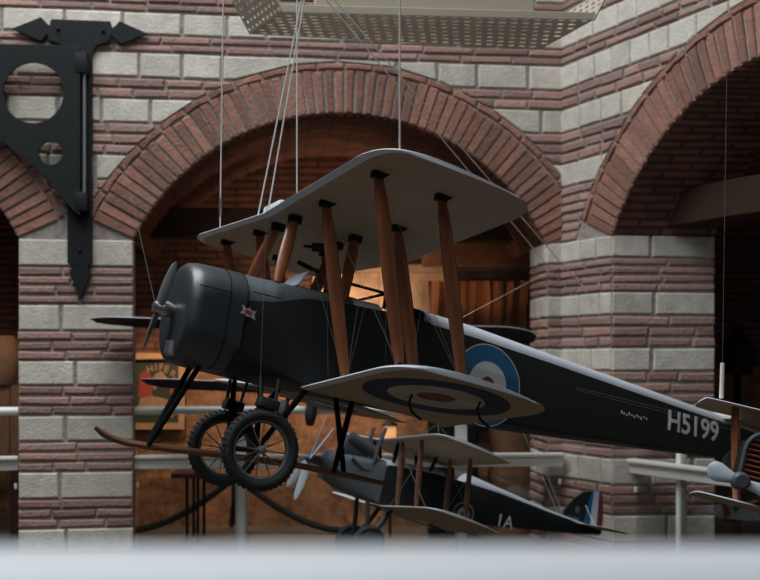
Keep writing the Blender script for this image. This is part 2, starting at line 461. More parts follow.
# rear wall: brick above, ashlar and rubble below
YB = 9.35
def rear(name, x0, x1, z0, z1, m, y=YB):
    bm = bmesh.new(); uv = bm.loops.layers.uv.verify()
    P = [(x0, z0), (x1, z0), (x1, z1), (x0, z1)]
    vs = [bm.verts.new((a, y, b+CAM.z)) for a, b in P]
    f = face(bm, vs)
    for l, t in zip(f.loops, P): l[uv].uv = t
    back = [bm.verts.new((a, y+.2, b+CAM.z)) for a, b in P]
    face(bm, back[::-1])
    for i in range(4): face(bm, [vs[i], back[i], back[(i+1) % 4], vs[(i+1) % 4]])
    return struct(build(name, bm, m, sm=False, recalc=False))
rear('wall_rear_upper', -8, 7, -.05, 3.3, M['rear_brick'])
rear('wall_rear_plaster', W(312, 0, 9.3).x, W(560, 0, 9.3).x, -.05, .86, M['plaster'], YB-.03)
rear('wall_rear_lower', -8, 7, -1.45, -.05, M['rear_stone'])
bm = bmesh.new(); box(bm, (-.2, 8.55, -.06), (16, 2.6, .12)); struct(build('floor', bm, M['floor'], sm=False))
bm = bmesh.new(); box(bm, (-1, 2.2, -2.3), (14, 10, .1)); struct(build('floor_atrium', bm, M['atrium'], sm=False))
bm = bmesh.new(); box(bm, (-.2, 8.7, 3.3+CAM.z+.06), (16, 2.4, .12)); struct(build('ceiling', bm, M['floor'], sm=False))

# ------------------------------------------------------------------ timber tie beams
def beam(name, pan, s0, s1, o, z0, z1, d, label):
    bm = bmesh.new(); r = []
    n = 14
    for i in range(n+1):
        s = s0+(s1-s0)*i/n; w = random.uniform(-.006, .006)
        r.append([pan.pt(s, z0+w, o), pan.pt(s, z1+w, o), pan.pt(s, z1-w, o-d), pan.pt(s, z0-w, o-d)])
    loft(bm, r)
    es = [e for e in bm.edges]
    bmesh.ops.bevel(bm, geom=es, offset=.008, segments=1, affect='EDGES')
    return tag(build(name, bm, M['wood_dark'], sm=False), label, 'beam')
beam('tie_beam', pan_m, S_L1-.10, S_R+.10, -.85, .985, 1.215, .2, 'rough dark timber beam spanning the wide middle arch behind the biplane')
p_b = Panel(JAMB0+JD*.36, RD, RN)
beam('tie_beam', p_b, .02, 2.7, 0, .93, 1.17, .2, 'rough dark timber beam spanning the arch in the right-hand wall')

# ------------------------------------------------------------------ balustrades
def balustrade(label, A, B, posts, z_hand, z_rail, hand=True, post_top=None, rail_h=.098, hand_to=None, pw=.085):
    """A,B plan points of the rail line"""
    A, B = Vector(A), Vector(B); D = (B-A).normalized(); L = (B-A).length
    ang = math.atan2(D.y, D.x); rot = Matrix.Rotation(ang, 3, 'Z')
    root = thing('glass_balustrade', label, 'railing', (A.x, A.y, 0))
    T = lambda s, o, z: Vector((D.x*s-D.y*o, D.y*s+D.x*o, z))
    if hand:
        bm = bmesh.new(); tube(bm, [T(0, 0, z_hand+CAM.z), T(hand_to or L, 0, z_hand+CAM.z)], .03, 14); build('handrail', bm, M['rail'], root)
    bm = bmesh.new()
    zc = z_rail+CAM.z
    box(bm, T(L/2, 0, zc-.012), (L, .05, rail_h-.024), rot, .004); box(bm, T(L/2, -.012, zc+rail_h/2-.012), (L, .085, .024), rot, .005)
    build('lower_rail', bm, M['rail'], root)
    for s in posts:
        bm = bmesh.new(); top = (post_top if post_top is not None else z_hand)+CAM.z
        box(bm, T(s, .065, top/2), (pw, .06, top), rot, .006)
        build('post', bm, M['rail'], root)
    es = [0]+list(posts)+[L]
    gz = z_rail-.115+CAM.z
    for a, b in zip(es, es[1:]):
        if b-a < .1: continue
        bm = bmesh.new(); box(bm, T((a+b)/2, .02, (gz+.06)/2), (b-a-.05, .008, gz-.06), rot); build('glass_pane', bm, M['glass'], root, sm=False)
    for s in (.02, L-.02):
        bm = bmesh.new(); box(bm, T(s, .02, gz-.05), (.02, .026, .04), rot, .004); build('glass_clamp', bm, M['rail'], root)
    return root
def plan_at(px, Y): return Vector(((px-CX)/F*Y, Y))
RA, RB = plan_at(133, 7.50)+Vector((.01, 0)), plan_at(563, 7.70)
def s_on(px, A, B):
    u = (px-CX)/F; D = (B-A).normalized(); return (u*A.y-A.x)/(D.x-u*D.y)
rl = (RB-RA).length
balustrade('ivory metal railing with glass panes in the wide middle arch behind the biplanes', RA, RB, [s_on(241, RA, RB), s_on(462, RA, RB)], -.345, -.71, hand_to=rl-.13)
LA, LB = plan_at(-130, 7.2), plan_at(18.5, 7.42)
balustrade('ivory metal railing at the left picture edge left of the brick pillar', LA, LB, [.3], -.345, -.71)
QA = JAMB0+JD*.125+Vector((.012, -.02)); QB = QA+RD*2.65
balustrade('ivory metal railing in the right-hand arch below the H5199 tail', QA, QB, [s_on(674, QA, QB), 1.6], -.345, -.715, post_top=-.60, pw=.045, hand=True)

bm = bmesh.new(); tube(bm, [(-2.2, .56, CAM.z-.0995-.064), (2.2, .56, CAM.z-.0995-.064)], .065, 64)
tag(build('gallery_handrail', bm, M['frontrail']), 'thick white rail blurred across the bottom edge, nearest to the viewer', 'railing')

# ------------------------------------------------------------------ iron bracket on the left pillar
def on_wall(px, off):
    u = (px-CX)/F; Y = (Y0-off/ct)/(1-TH*u); return Vector((u*Y, Y, 0))
def wall_pt(px, py, off):
    p = on_wall(px, off); return Vector((p.x, p.y, CAM.z-(py-CY)/F*p.y))
br = thing('iron_bracket', 'black wrought-iron bracket with arrowhead ends and two round holes on the left pillar', 'bracket', wall_pt(80, 266, .035))
def plate(name, polys, off, th, m, parent, bevel=.003):
    def q(x, y):
        p = wall_pt(x, y, off); return ((p.xy-pan_m.P0-MN*off).dot(MD), p.z)
    me = curve_mesh([[q(*p) for p in po] for po in polys], th/2, bevel)
    o = pan_m.P0+MN*off
    me.transform(Matrix(((MD.x, 0, MN.x, o.x), (MD.y, 0, MN.y, o.y), (0, 1, 0, 0), (0, 0, 0, 1))))
    me.transform(Matrix.Translation(-parent.location))
    for p in me.polygons: p.use_smooth = False
    return link(name, me, m, parent)
plate('back_plate', [[(52, 20), (110, 22), (113, 31), (108, 42), (97, 45), (92, 53), (92, 262), (88, 266), (72, 266), (68, 262), (68, 52), (63, 45), (49, 40), (48, 31)]], .035, .02, M['iron'], br)
for p in ([(13, 29), (41, 18), (52, 29), (41, 41)], [(109, 33), (120, 22), (147, 34), (121, 44)], [(76, 263), (85, 263), (91, 273), (80, 299), (70, 272)]):
    plate('arrowhead', [p], .035, .018, M['iron'], br)
plate('gusset_plate', [[(-60, 43), (66, 46), (80, 48), (80, 215), (73, 210), (45, 178), (20, 154), (0, 140), (-60, 115)], circ(33.5, 93, 30.5), circ(51, 153, 12)], .11, .016, M['iron'], br, .002)
def bpart(name, f, m):
    bm = bmesh.new(); f(bm); bmesh.ops.translate(bm, vec=-br.location, verts=bm.verts); build(name, bm, m, br)
bpart('hinge_rod', lambda b: tube(b, [wall_pt(84.5, 60, .10), wall_pt(84.5, 205, .10)], .011, 12), M['rim'])
for y0, y1 in ((54, 74), (193, 211)):
    bpart('hinge_knuckle', lambda b: (box(b, (wall_pt(76, y0, .085)+wall_pt(88, y1, .085))/2, (.085, .085, abs(y0-y1)/142.), None, .005)), M['iron'])
for x, y in ((58, 29), (103, 31), (80, 250), (84, 53)):
    bpart('bolt', lambda b: lathe(b, [(-.002, .013), (.012, .013), (.018, .007)], wall_pt(x, y, .046), (MN.x, MN.y, 0), 12), M['iron'])

# ------------------------------------------------------------------ perforated lamp tray at the top
ZT = 1.73
def on_z(px, py): Y = ZT*F/(CY-py); return Vector(((px-CX)/F*Y, Y, CAM.z+ZT))
nl, nr, fr_, fl = on_z(283, 11), on_z(594, 19), on_z(540, 49), on_z(250, 34)
tr = thing('perforated_light_tray', 'beige perforated metal light tray hanging at the top edge', 'ceiling light', (nl+nr+fr_+fl)/4)
def perf(bm, a, b, c, d, nu, nv, th):
    """perforated sheet on the quad a-b-c-d, staggered slots, thin but solid"""
    P = lambda u, v: a.lerp(b, u).lerp(d.lerp(c, u), v)
    nrm = (b-a).cross(d-a).normalized()*th
    us = [0.0]; 
    for i in range(nu*2): us.append((i+.5)/(nu*2))
    us = [i/(nu*4) for i in range(nu*4+1)]
    vs = [0]+[ (j+q)/nv for j in range(nv) for q in (.3, .7)]+[1]
    G = {}
    for i, u in enumerate(us):
        for j, v in enumerate(vs): G[i, j] = bm.verts.new(P(u, v))
    for i in range(len(us)-1):
        for j in range(len(vs)-1):
            row = (j-1)//2
            if j % 2 == 1 and 1 <= i < len(us)-2 and ((i+(row % 2)*2) % 4 in (1, 2)): continue
            face(bm, [G[i, j], G[i+1, j], G[i+1, j+1], G[i, j+1]])
    r = bmesh.ops.extrude_face_region(bm, geom=bm.faces[:])
    bmesh.ops.translate(bm, vec=nrm, verts=[x for x in r['geom'] if isinstance(x, bmesh.types.BMVert)])
def tpart(name, f, m=None):
    bm = bmesh.new(); f(bm); bmesh.ops.translate(bm, vec=-tr.location, verts=bm.verts); return build(name, bm, m or M['tray'], tr, sm=False)
up = Vector((0, 0, .17)); ol = (nl-nr).normalized()*.09
tpart('bottom_panel', lambda b: perf(b, nl, nr, fr_, fl, 26, 8, .004))
tpart('side_panel', lambda b: perf(b, fl, nl, nl+up+ol, fl+up+ol, 9, 5, .004))
tpart('side_panel', lambda b: perf(b, nr, fr_, fr_+up-ol, nr+up-ol, 9, 5, .004))
tpart('rear_panel', lambda b: perf(b, fr_, fl, fl+up, fr_+up, 34, 5, .004))
def lip(b):
    d = (nr-nl).normalized(); a = math.atan2(d.y, d.x)
    box(b, (nl+nr)/2+Vector((0, 0, .012)), ((nr-nl).length+.01, .012, .04), Matrix.Rotation(a, 3, 'Z'), .003)
    for s, q in ((nl, ol), (nr, -ol)): tube(b, [s, s+up+q], .008, 6)
tpart('front_lip', lip)
def housing(b):
    d = (nr-nl).normalized(); a = math.atan2(d.y, d.x); c = (nl*.62+fl*.38)*.5+(nr*.62+fr_*.38)*.5
    box(b, c+Vector((.0, .0, .17)), ((nr-nl).length*.72, .16, .24), Matrix.Rotation(a, 3, 'Z'), .01)
tpart('lamp_housing', housing)

# ------------------------------------------------------------------ aeroplane builder
def rot3(psi, p, r):
    cz, sz = math.cos(psi), math.sin(psi)
    x = Vector((cz*math.cos(p), sz*math.cos(p), -math.sin(p))); y0 = Vector((-sz, cz, 0)); z0 = x.cross(y0)
    y = y0*math.cos(r)+z0*math.sin(r); z = x.cross(y)
    return Matrix((x, y, z)).transposed()

class Body:
    """body frame: x to the tail, y to starboard (far side), z up; lengths in metres"""
    def __init__(s, psi, p, r, T): s.R = rot3(psi, p, r); s.T = CAM+Vector(T)
    def mat(s): return Matrix.Translation(s.T) @ s.R.to_4x4()
    def world(s, P): return s.R @ Vector(P)+s.T
    def ray(s, px, py, axis, val):
        d = s.R.transposed() @ Vector(((px-CX)/F, 1, (CY-py)/F)); o = s.R.transposed() @ (CAM-s.T)
        t = (val-o[axis])/d[axis]; return o+d*t

def section(x, w, zt, zs, zb, rb, n=9, m=5, mid=None, top=1.0):
    pts = []
    for i in range(n):                                                  # arch from starboard to port over the top
        a = PI*i/(n-1); pts.append(Vector((x, w*top*math.cos(a), zs+(zt-zs)*math.sin(a))))
    zm = zs+(zb-zs)*(mid or .5)
    if mid: pts.append(Vector((x, -w, zm)))
    for i in range(m):
        a = PI+PI/2*i/(m-1); pts.append(Vector((x, -w+rb+rb*math.cos(a), zb+rb+rb*math.sin(a))))
    for i in range(m):
        a = -PI/2+PI/2*i/(m-1); pts.append(Vector((x, w-rb+rb*math.cos(a), zb+rb+rb*math.sin(a))))
    if mid: pts.append(Vector((x, w, zm)))
    return pts

def thick(s): return 5*(.2969*math.sqrt(s)-.126*s-.3516*s*s+.2843*s**3-.1036*s**4)
SS = [0, .006, .02, .05, .1, .18, .3, .42, .55, .68, .8, .9, 1.0]

class Wing:
    def __init__(s, x, z, b, c, dih, inc, th=.075, tipl=.34, tipt=.26, rt=.4, camber=.035, tw=0):
        s.tw = tw
        s.x, s.z, s.b, s.c, s.d, s.i, s.th, s.tl, s.tt, s.rt, s.cam = x, z, b, c, dih, inc, th, tipl, tipt, rt, camber
    def le_te(s, y):
        q = max(0, (abs(y)-(s.b-s.rt*s.c))/(s.rt*s.c)); q = min(1, q); k = 1-math.sqrt(max(0, 1-q*q))
        return s.tl*s.c*k, s.c*(1-s.tt*k)
    def zs(s, f, y, side):
        """f: chord fraction of the full chord"""
        l, t = s.le_te(y); cl = (t-l)/s.c; ff = min(1, max(0, (f*s.c-l)/(t-l)))
        return s.z+s.d*abs(y)/s.b-(s.i+s.tw*y/s.b)*f*s.c+s.cam*s.c*cl*4*ff*(1-ff)*.5+side*s.th*s.c*cl*thick(ff)*(.72 if side > 0 else .28)
    def pt(s, f, y, side): return Vector((s.x+f*s.c, y, s.zs(f, y, side)))
    def mesh(s, bm, y0, y1, n=26):
        ys = []
        for i in range(n+1): ys.append(y0+(y1-y0)*i/n)
        e = s.rt*s.c
        for sg in (-1, 1):
            for q in (.0, .25, .45, .62, .76, .87, .94, .98, 1.0):
                v = sg*(s.b-e+e*q)
                if y0 <= v <= y1: ys.append(v)
        if y0 < 0 < y1: ys.append(0.0)
        ys = sorted(set(round(v, 5) for v in ys)); rings = []
        for y in ys:
            l, t = s.le_te(y); l /= s.c; t /= s.c
            up_ = [s.pt(l+(t-l)*q, y, 1) for q in SS]; lo = [s.pt(l+(t-l)*q, y, -1)-Vector((0, 0, .0 if q not in (0,) else 0)) for q in SS[1:][::-1]]
            lo[0] = lo[0]-Vector((0, 0, .004))
            rings.append(up_+lo)
        R = loft(bm, rings); k = len(SS)
        for f in bm.faces:
            idx = [0]
        bm.normal_update()
        # underside faces (second half of the ring) take slot 1, leading edge slot 2
        m = len(R[0]); look = {}
        for r in R:
            for j, v in enumerate(r): look[v] = j
        for f in bm.faces:
            js = sorted(look[v] for v in f.verts)
            if len(js) == 4:
                if js[0] >= k-1 or (js[0] == 0 and js[1] == 0 and js[2] >= k): f.material_index = 1
                if js[-1] <= 3 or (js[0] == 0 and js[-1] == m-1) or js[0] >= m-3: f.material_index = 2

def strut(bm, a, b, ch, tk, xax=Vector((1, 0, 0)), taper=.55, n=9):
    a, b = Vector(a), Vector(b); d = (b-a).normalized()
    ax = (xax-d*xax.dot(d)).normalized(); ay = d.cross(ax); rings = []
    for i in range(n):
        t = i/(n-1); k = taper+(1-taper)*math.sin(PI*min(1, max(0, t)))**.6
        rings.append([a.lerp(b, t)+ax*math.cos(q)*ch*k/2+ay*math.sin(q)*tk*k/2 for q in [2*PI*j/12 for j in range(12)]])
    loft(bm, rings)

def wheel_part(name, c, r, tr_, root, nsp=12, ax=Vector((0, 1, 0)), spokes=True):
    """tyre with rim, hub and single spokes"""
    bm = bmesh.new(); prof = [(math.sin(2*PI*k/14)*tr_, r-tr_+math.cos(2*PI*k/14)*tr_) for k in range(14)]
    lathe(bm, prof, (0, 0, 0), ax, 48, closed=True)
    for k in range(44):                                                 # tread blocks
        a = 2*PI*k/44
        for q in (-1, 0, 1):
            c_ = Vector((math.cos(a), 0, math.sin(a))); al = q*.55
            box(bm, c_*(r-tr_+tr_*math.cos(al)*1.0)+Vector((0, tr_*math.sin(al), 0)), (tr_*.36, tr_*.42, r*.032), Matrix.Rotation(-a, 3, 'Y') @ Matrix.Rotation(al, 3, 'Z'))
    t = build(name, bm, M['rubber'], root); t.location = c
    ri = r-2*tr_
    bm = bmesh.new(); lathe(bm, [(-tr_*.45, ri+.3*tr_), (-tr_*.5, ri-.12*tr_), (-tr_*.2, ri-.35*tr_), (tr_*.2, ri-.35*tr_), (tr_*.5, ri-.12*tr_), (tr_*.45, ri+.3*tr_)], (0, 0, 0), ax, 48)
    bm.faces.ensure_lookup_table()
    bmesh.ops.delete(bm, geom=[f for f in bm.faces if len(f.verts) > 10], context='FACES_ONLY')
    build('rim', bm, M['rim'], t)
    bm = bmesh.new(); lathe(bm, [(-tr_*1.3, r*.06), (-tr_*1.2, r*.085), (-tr_*.5, r*.10), (tr_*.5, r*.10), (tr_*1.2, r*.085), (tr_*1.3, r*.06)], (0, 0, 0), ax, 20)
    build('hub', bm, M['rim'], t)
    if spokes:
        bm = bmesh.new(); tube(bm, [(r*.07, -tr_*.55, 0), (ri-.2*tr_, 0, 0)], [r*.022, r*.014], 6)
        sp = build('spoke', bm, M['rim'], t)
        for k in range(1, nsp):
            s2 = sp.copy(); COL.objects.link(s2); s2.parent = t
            s2.rotation_euler = (0, 2*PI*k/nsp, 0)
            if k % 2: s2.scale = (1, -1, 1)
    return t

def blade(bm, o, d, n_ax, L, ch, tk, tw=.5, root_r=.02, n=12, hand=1):
    """one propeller blade from o along d; n_ax is the shaft"""
    d = d.normalized(); t0 = n_ax.cross(d).normalized(); rings = []
    for i in range(n):
        t = i/(n-1); r = root_r+(L-root_r)*t
        c = ch*(.42+.58*math.sin(PI*min(1, t*.82+.12))) * (1 if t < .9 else math.sqrt(max(.05, 1-((t-.9)/.1)**2)))
        a = tw*(1-.55*t)+.25; cd = t0*math.cos(a)+n_ax*math.sin(a)*hand; nd = d.cross(cd)
        rings.append([o+d*r+cd*math.cos(q)*c/2+nd*math.sin(q)*tk*(1-.7*t)/2 for q in [2*PI*j/10 for j in range(10)]])
    loft(bm, rings)

def disc_under(wing, cx_, cy_, radii, mats, root, name='roundel'):
    """roundel painted on a wing underside, as one thin skin per colour ring"""
    bm = bmesh.new(); ns = 48; rs = [radii[0]*q/16 for q in range(16, 0, -1)]+[0]
    def P(a, r): 
        x = cx_+r*math.cos(a); y = cy_+r*math.sin(a); f = (x-wing.x)/wing.c
        return Vector((x, y, wing.zs(min(.995, max(.03, f)), y, -1)-.0022))
    rr = sorted(set(rs+list(radii)), reverse=True)
    V = [[bm.verts.new(P(2*PI*k/ns, r)) for k in range(ns)] for r in rr[:-1]]+[[bm.verts.new(P(0, 0))]]
    for i in range(len(rr)-1):
        rm = (rr[i]+rr[i+1])/2; mi = sum(1 for q in radii if q > rm)-1
        for k in range(ns):
            if i < len(rr)-2: face(bm, [V[i][k], V[i][(k+1) % ns], V[i+1][(k+1) % ns], V[i+1][k]], mi)
            else: face(bm, [V[i][k], V[i][(k+1) % ns], V[-1][0]], mi)
    return build(name, bm, mats, root)

def side_frame(P, slope_w):
    """matrix for a decal on the port side at body point P, following the side's taper"""
    x = Vector((1, slope_w, 0)).normalized(); z = Vector((0, 0, 1)); n = x.cross(z)
    return Matrix((x, z, n)).transposed().to_4x4()

def wires(root, pairs, r, name='bracing_wire', m=None):
    for a, b in pairs:
        bm = bmesh.new(); tube(bm, [a, b], r, 5); build(name, bm, m or M['wire_dim'], root)

# ------------------------------------------------------------------ the large biplane
K = .41
QK = K/.5
B1 = Body(.4987, .1924, -.0634, (-1.9916*K, 9.5031*K, .4926*K))
av = thing('biplane', 'large dark biplane numbered H5199 with nose skid and wooden struts hanging from cables', 'airplane', mat=B1.mat())
SEC = [(.62, .43, .47, .16, -.47, .20), (.95, .42, .475, .22, -.475, .10), (1.25, .42, .475, .32, -.475, .03), (1.75, .42, .485, .37, -.475, .03),
       (2.05, .42, .49, .38, -.475, .03), (2.06, .42, .40, .385, -.475, .03), (2.62, .42, .395, .385, -.475, .03), (2.63, .42, .545, .37, -.475, .03),
       (3.2, .40, .525, .345, -.472, .025), (4.2, .355, .44, .285, -.445, .02), (5.4, .28, .345, .205, -.39, .02), (6.6, .19, .25, .135, -.325, .015), (7.6, .095, .16, .09, -.275, .01), (8.1, .04, .10, .06, -.25, .01)]
def half_w(x):
    for a, b in zip(SEC, SEC[1:]):
        if a[0] <= x <= b[0]: return a[1]+(b[1]-a[1])*(x-a[0])/(b[0]-a[0])
    return SEC[-1][1]
bm = bmesh.new()
R = loft(bm, [[p*K for p in section(*s, n=13, mid=.38, top=.90)] for s in SEC])
bm.faces.ensure_lookup_table()
look = {v: (i, j) for i, r in enumerate(R) for j, v in enumerate(r)}
for f in bm.faces:
    ij = [look[v] for v in f.verts]; js = [q[1] for q in ij]; ii = [q[0] for q in ij]
    if max(js) <= 12 and min(js) >= 0 and len(f.verts) == 4 and max(js)-min(js) <= 1 and len(set(ii)) == 2: f.material_index = 1 if min(ii) >= 3 else 3
    if set(ii) == {5, 6} and max(js) <= 12 and max(js)-min(js) <= 1: f.material_index = 2
build('fuselage', bm, [M['dope'], M['deck'], M['black'], M['deck_front']], av, ang=35)
# cowling, rounded nose
CW = [(.14, .16, .16, 0, -.16, .16), (.14, .34, .36, 0, -.36, .34), (.145, .375, .40, 0, -.40, .345), (.16, .40, .43, .03, -.43, .35), (.19, .425, .455, .06, -.455, .35), (.26, .437, .47, .08, -.468, .33), (.37, .44, .474, .10, -.474, .32), (.66, .44, .476, .14, -.476, .26)]
bm = bmesh.new(); loft(bm, [[p*K for p in section(*s, n=25, m=11)] for s in CW])
cw = build('cowling', bm, [M['cowl']], av, ang=50)
def seam(pts, r=.0022):
    bm = bmesh.new(); tube(bm, pts, r, 5); build('panel_seam', bm, M['black'], cw)
seam([p*K*1.002 for p in section(.50, .44, .475, .125, -.475, .29, n=25, m=11)][:36])
seam([p*K*1.002 for p in section(.66, .44, .476, .14, -.476, .26, n=25, m=11)][:36])
seam([Vector((x, -.441, .20))*K for x in (.20, .5)]); seam([Vector((x, -.437, .25))*K for x in (.70, .98)])
bm = bmesh.new(); lathe(bm, [(.0, .045), (.06, .06), (.14, .06)], Vector((.0, 0, 0))*K, (1, 0, 0), 20)
for v in bm.verts: v.co = Vector((v.co.x*1, v.co.y*.5, v.co.z*.5)) if False else v.co
nose = bmesh.new()
lathe(nose, [(-.06*K, .02*K), (-.05*K, .05*K), (.0, .055*K), (.03*K, .075*K), (.07*K, .075*K), (.15*K, .05*K)], (0, 0, 0), (1, 0, 0), 20); bm.free()
build('propeller_hub', nose, M['steel'], av)
bd = Vector((0, -.26, .35)).normalized()
bm = bmesh.new()
for sg in (1, -1): blade(bm, Vector((0, 0, 0)), bd*sg, Vector((1, 0, 0)), .47*K, .13*K, .06*K, tw=.35, root_r=.0)
build('propeller', bm, M['prop'], av)
bm = bmesh.new(); lathe(bm, [(0, .05*K), (.02*K, .07*K), (.13*K, .07*K)], B1.ray(171, 356, 1, -.1*K), (0, 0, 1), 16); build('carburettor_intake', bm, M['steel'], av)

U = Wing(.8481*K, 1.1115*K, 2.25*K, 1.60*K, .1400*K, .0573, rt=.26, tipl=.15, tipt=.17)
Lw = Wing((.8481+.47)*K, (1.1115-1.65)*K, 2.19*K, 1.60*K, .150*K, .060, th=.095, rt=.26, tipl=.15, tipt=.17)
Lf = Wing((.8481+.47)*K, (1.1115-1.61)*K, 2.24*K, 1.60*K, .205*K, .0573, rt=.26, tipl=.15, tipt=.17)
def LW(y): return Lf if y > 0 else Lw
WMS = [M['deck'], M['linen'], M['edge']]
bm = bmesh.new(); U.mesh(bm, -U.b, U.b); build('upper_wing', bm, WMS, av, ang=50)
for sg in (-1, 1):
    bm = bmesh.new(); LW(sg).mesh(bm, *sorted((sg*.40*K, sg*Lw.b)), n=14); build('lower_wing', bm, WMS, av, ang=50)
    disc_under(LW(sg), Lw.x+.52*Lw.c, sg*(Lw.b-.385*QK), (.325*QK, .215*QK, .085*QK), [M['navy'], M['dullwhite'], M['dullred']], av)
bm = bmesh.new(); gt = U.pt(.10, .0, 1); box(bm, gt+Vector((.0, 0, .012)), (.085, .17, .05), None, .014); build('gravity_tank', bm, M['edge'], av)
# interplane struts with dark end fittings
cf, cr_ = .27/1.60, .9011/1.60
def wing_strut(f, y, ch=.072*QK, tk=.04*QK):
    a = LW(y).pt(f, y, 1)-Vector((0, 0, .004)); b = U.pt(f, y, -1)+Vector((0, 0, .004))
    bm = bmesh.new(); strut(bm, a, b, ch, tk); s = build('interplane_strut', bm, M['strut_wood'], av)
    for e, q in ((a, 1), (b, -1)):
        bm = bmesh.new(); box(bm, e+Vector((0, 0, q*.013)), (.042, .03, .028), None, .004)
        box(bm, e+Vector((.026, -.008, q*.010)), (.05, .012, .012), Matrix.Rotation(q*.7, 3, 'Y')); build('strut_fitting', bm, M['iron'], s)
yo, yi = 1.7299*K, .7735*K
for y in (-yo, -yi, yi, yo):
    for f in (cf, cr_ + (.085 if abs(y) < yo else 0)): wing_strut(f, y)
# cabane struts
for sg in (-1, 1):
    for f, bx, by in ((cf*.9, .93, .40), (cr_, 1.62, .40)):
        bm = bmesh.new(); b = U.pt(f, sg*.20*K, -1); strut(bm, Vector((bx, sg*by, .40))*K, b, .062*QK, .034*QK)
        s = build('cabane_strut', bm, M['strut_wood'], av)
        bm = bmesh.new(); box(bm, b-Vector((0, 0, .015)), (.05, .035, .03), None, .004); build('strut_fitting', bm, M['iron'], s)
# black gun-like crossbar and dark brace under the centre section
P_ = lambda px, py, y: B1.ray(px, py, 1, y*K)
bm = bmesh.new(); tube(bm, [P_(313, 247, -.35), P_(330, 248, -.35)], .018, 8); tube(bm, [P_(304, 246, -.35), P_(314, 247, -.35)], .006, 8); build('pulley_bracket', bm, M['iron'], av)
bm = bmesh.new(); tube(bm, [P_(298, 262, .3), P_(322, 274, .3)], .010, 8); build('brace_rod', bm, M['iron'], av)
# windscreens, cockpit rim and headrest opening
bm = bmesh.new()
z0 = .44*K; q = [Vector((1.20, -.24, .46))*K, Vector((1.20, .24, .46))*K, Vector((1.30, .20, .62))*K, Vector((1.30, -.20, .62))*K]
vs = [bm.verts.new(p) for p in q]+[bm.verts.new(p+Vector((.008, 0, 0))) for p in q]
for f in ((0, 1, 2, 3), (7, 6, 5, 4), (0, 4, 5, 1), (1, 5, 6, 2), (2, 6, 7, 3), (3, 7, 4, 0)): face(bm, [vs[i] for i in f])
build('windscreen', bm, M['bladewhite'], av, sm=False)
bm = bmesh.new()
a, b, c, d = [Vector(v)*K for v in ((1.72, -.28, .46), (1.72, -.28, .585), (2.12, -.30, .575), (2.12, -.30, .42))]
tube(bm, [b, c], .006, 6); tube(bm, [c, d], .009, 6); tube(bm, [b, a], .006, 6)
for sgn in (1,):
    tube(bm, [Vector((v.x, -v.y, v.z)) for v in (b, c)], .006, 6); tube(bm, [c, Vector((c.x, -c.y, c.z))], .006, 6); tube(bm, [Vector((v.x, -v.y, v.z)) for v in (c, d)], .009, 6)
build('windscreen_frame', bm, M['black'], av)
bm = bmesh.new(); pts = [p*K for p in section(2.635, .30, .545, .42, .40, .01, n=15, m=2)][:15]; tube(bm, pts, .009, 8); build('headrest_rim', bm, M['deck'], av)
bm = bmesh.new(); box(bm, Vector((2.5, .0, .46))*K, (.24*K, .5*K, .12*K), None, .015); build('seat_back', bm, M['black'], av)
# tail
bm = bmesh.new(); TW = Wing(7.0*K, .16*K, 1.0*K, .75*K, 0, 0, th=.05, rt=.6, camber=0); TW.mesh(bm, -TW.b, TW.b, n=8); build('tailplane', bm, WMS, av, ang=50)
me = curve_mesh([[(8.05*K, -.25*K), (8.6*K, -.2*K), (8.75*K, .15*K), (8.55*K, .6*K), (8.2*K, .62*K), (8.0*K, .35*K), (8.05*K, .1*K)]], .01, .004)
me.transform(Matrix.Rotation(PI/2, 4, 'X')); link('rudder', me, M['dope'], av)
# markings
def sec_at(x):
    for a, b in zip(SEC, SEC[1:]):
        if a[0] <= x <= b[0]:
            t = (x-a[0])/(b[0]-a[0]); return [p+(q-p)*t for p, q in zip(a, b)]
    return list(SEC[-1])
def side_y(x, z):
    """port side surface of the fuselage (metres)"""
    _, w, zt, zs, zb, rb = sec_at(x/K); z = z/K; zm = zs+(zb-zs)*.38
    if z >= zm: y = w+(w*.90-w)*(z-zm)/(zs-zm)
    else: y = w
    return -y*K
def side_decal(name, me, px, py, mats, lift=.0025):
    P = B1.ray(px, py, 1, -.40*K)
    for _ in range(6): P = B1.ray(px, py, 1, side_y(P.x, P.z))
    for v in me.vertices:
        x, z = P.x+v.co.x, P.z+v.co.y; v.co = Vector((x, side_y(x, z)-lift-v.co.z, z))
    return link(name, me, mats, av)
def roundel_mesh(radii):
    bm = bmesh.new(); ns = 64
    for i, ra, rb_ in [(i, radii[i]+((radii[i+1] if i+1 < len(radii) else 0)-radii[i])*q/5, radii[i]+((radii[i+1] if i+1 < len(radii) else 0)-radii[i])*(q+1)/5) for i in range(len(radii)) for q in range(5)]:
        r, r2 = ra, (rb_ if rb_ > 1e-6 else 0); z = .0
        A = [bm.verts.new((r*math.cos(2*PI*k/ns), r*math.sin(2*PI*k/ns), z)) for k in range(ns)]
        if r2:
            B = [bm.verts.new((r2*math.cos(2*PI*k/ns), r2*math.sin(2*PI*k/ns), z)) for k in range(ns)]
            for k in range(ns): face(bm, [A[k], A[(k+1) % ns], B[(k+1) % ns], B[k]], i)
        else: face(bm, A, i)
    me = bpy.data.meshes.new('roundel'); bm.to_mesh(me); bm.free(); return me
side_decal('roundel', roundel_mesh((.212*QK, .207*QK, .121*QK, .043*QK)), 487, 385, [M['white'], M['blue'], M['white'], M['red']])
side_decal('serial_number', text_mesh('H5199', .165*QK, bold=.0022, spacing=1.02), 693.5, 427, M['cream'])
bm = bmesh.new()                                                        # row of small illegible stencil marks
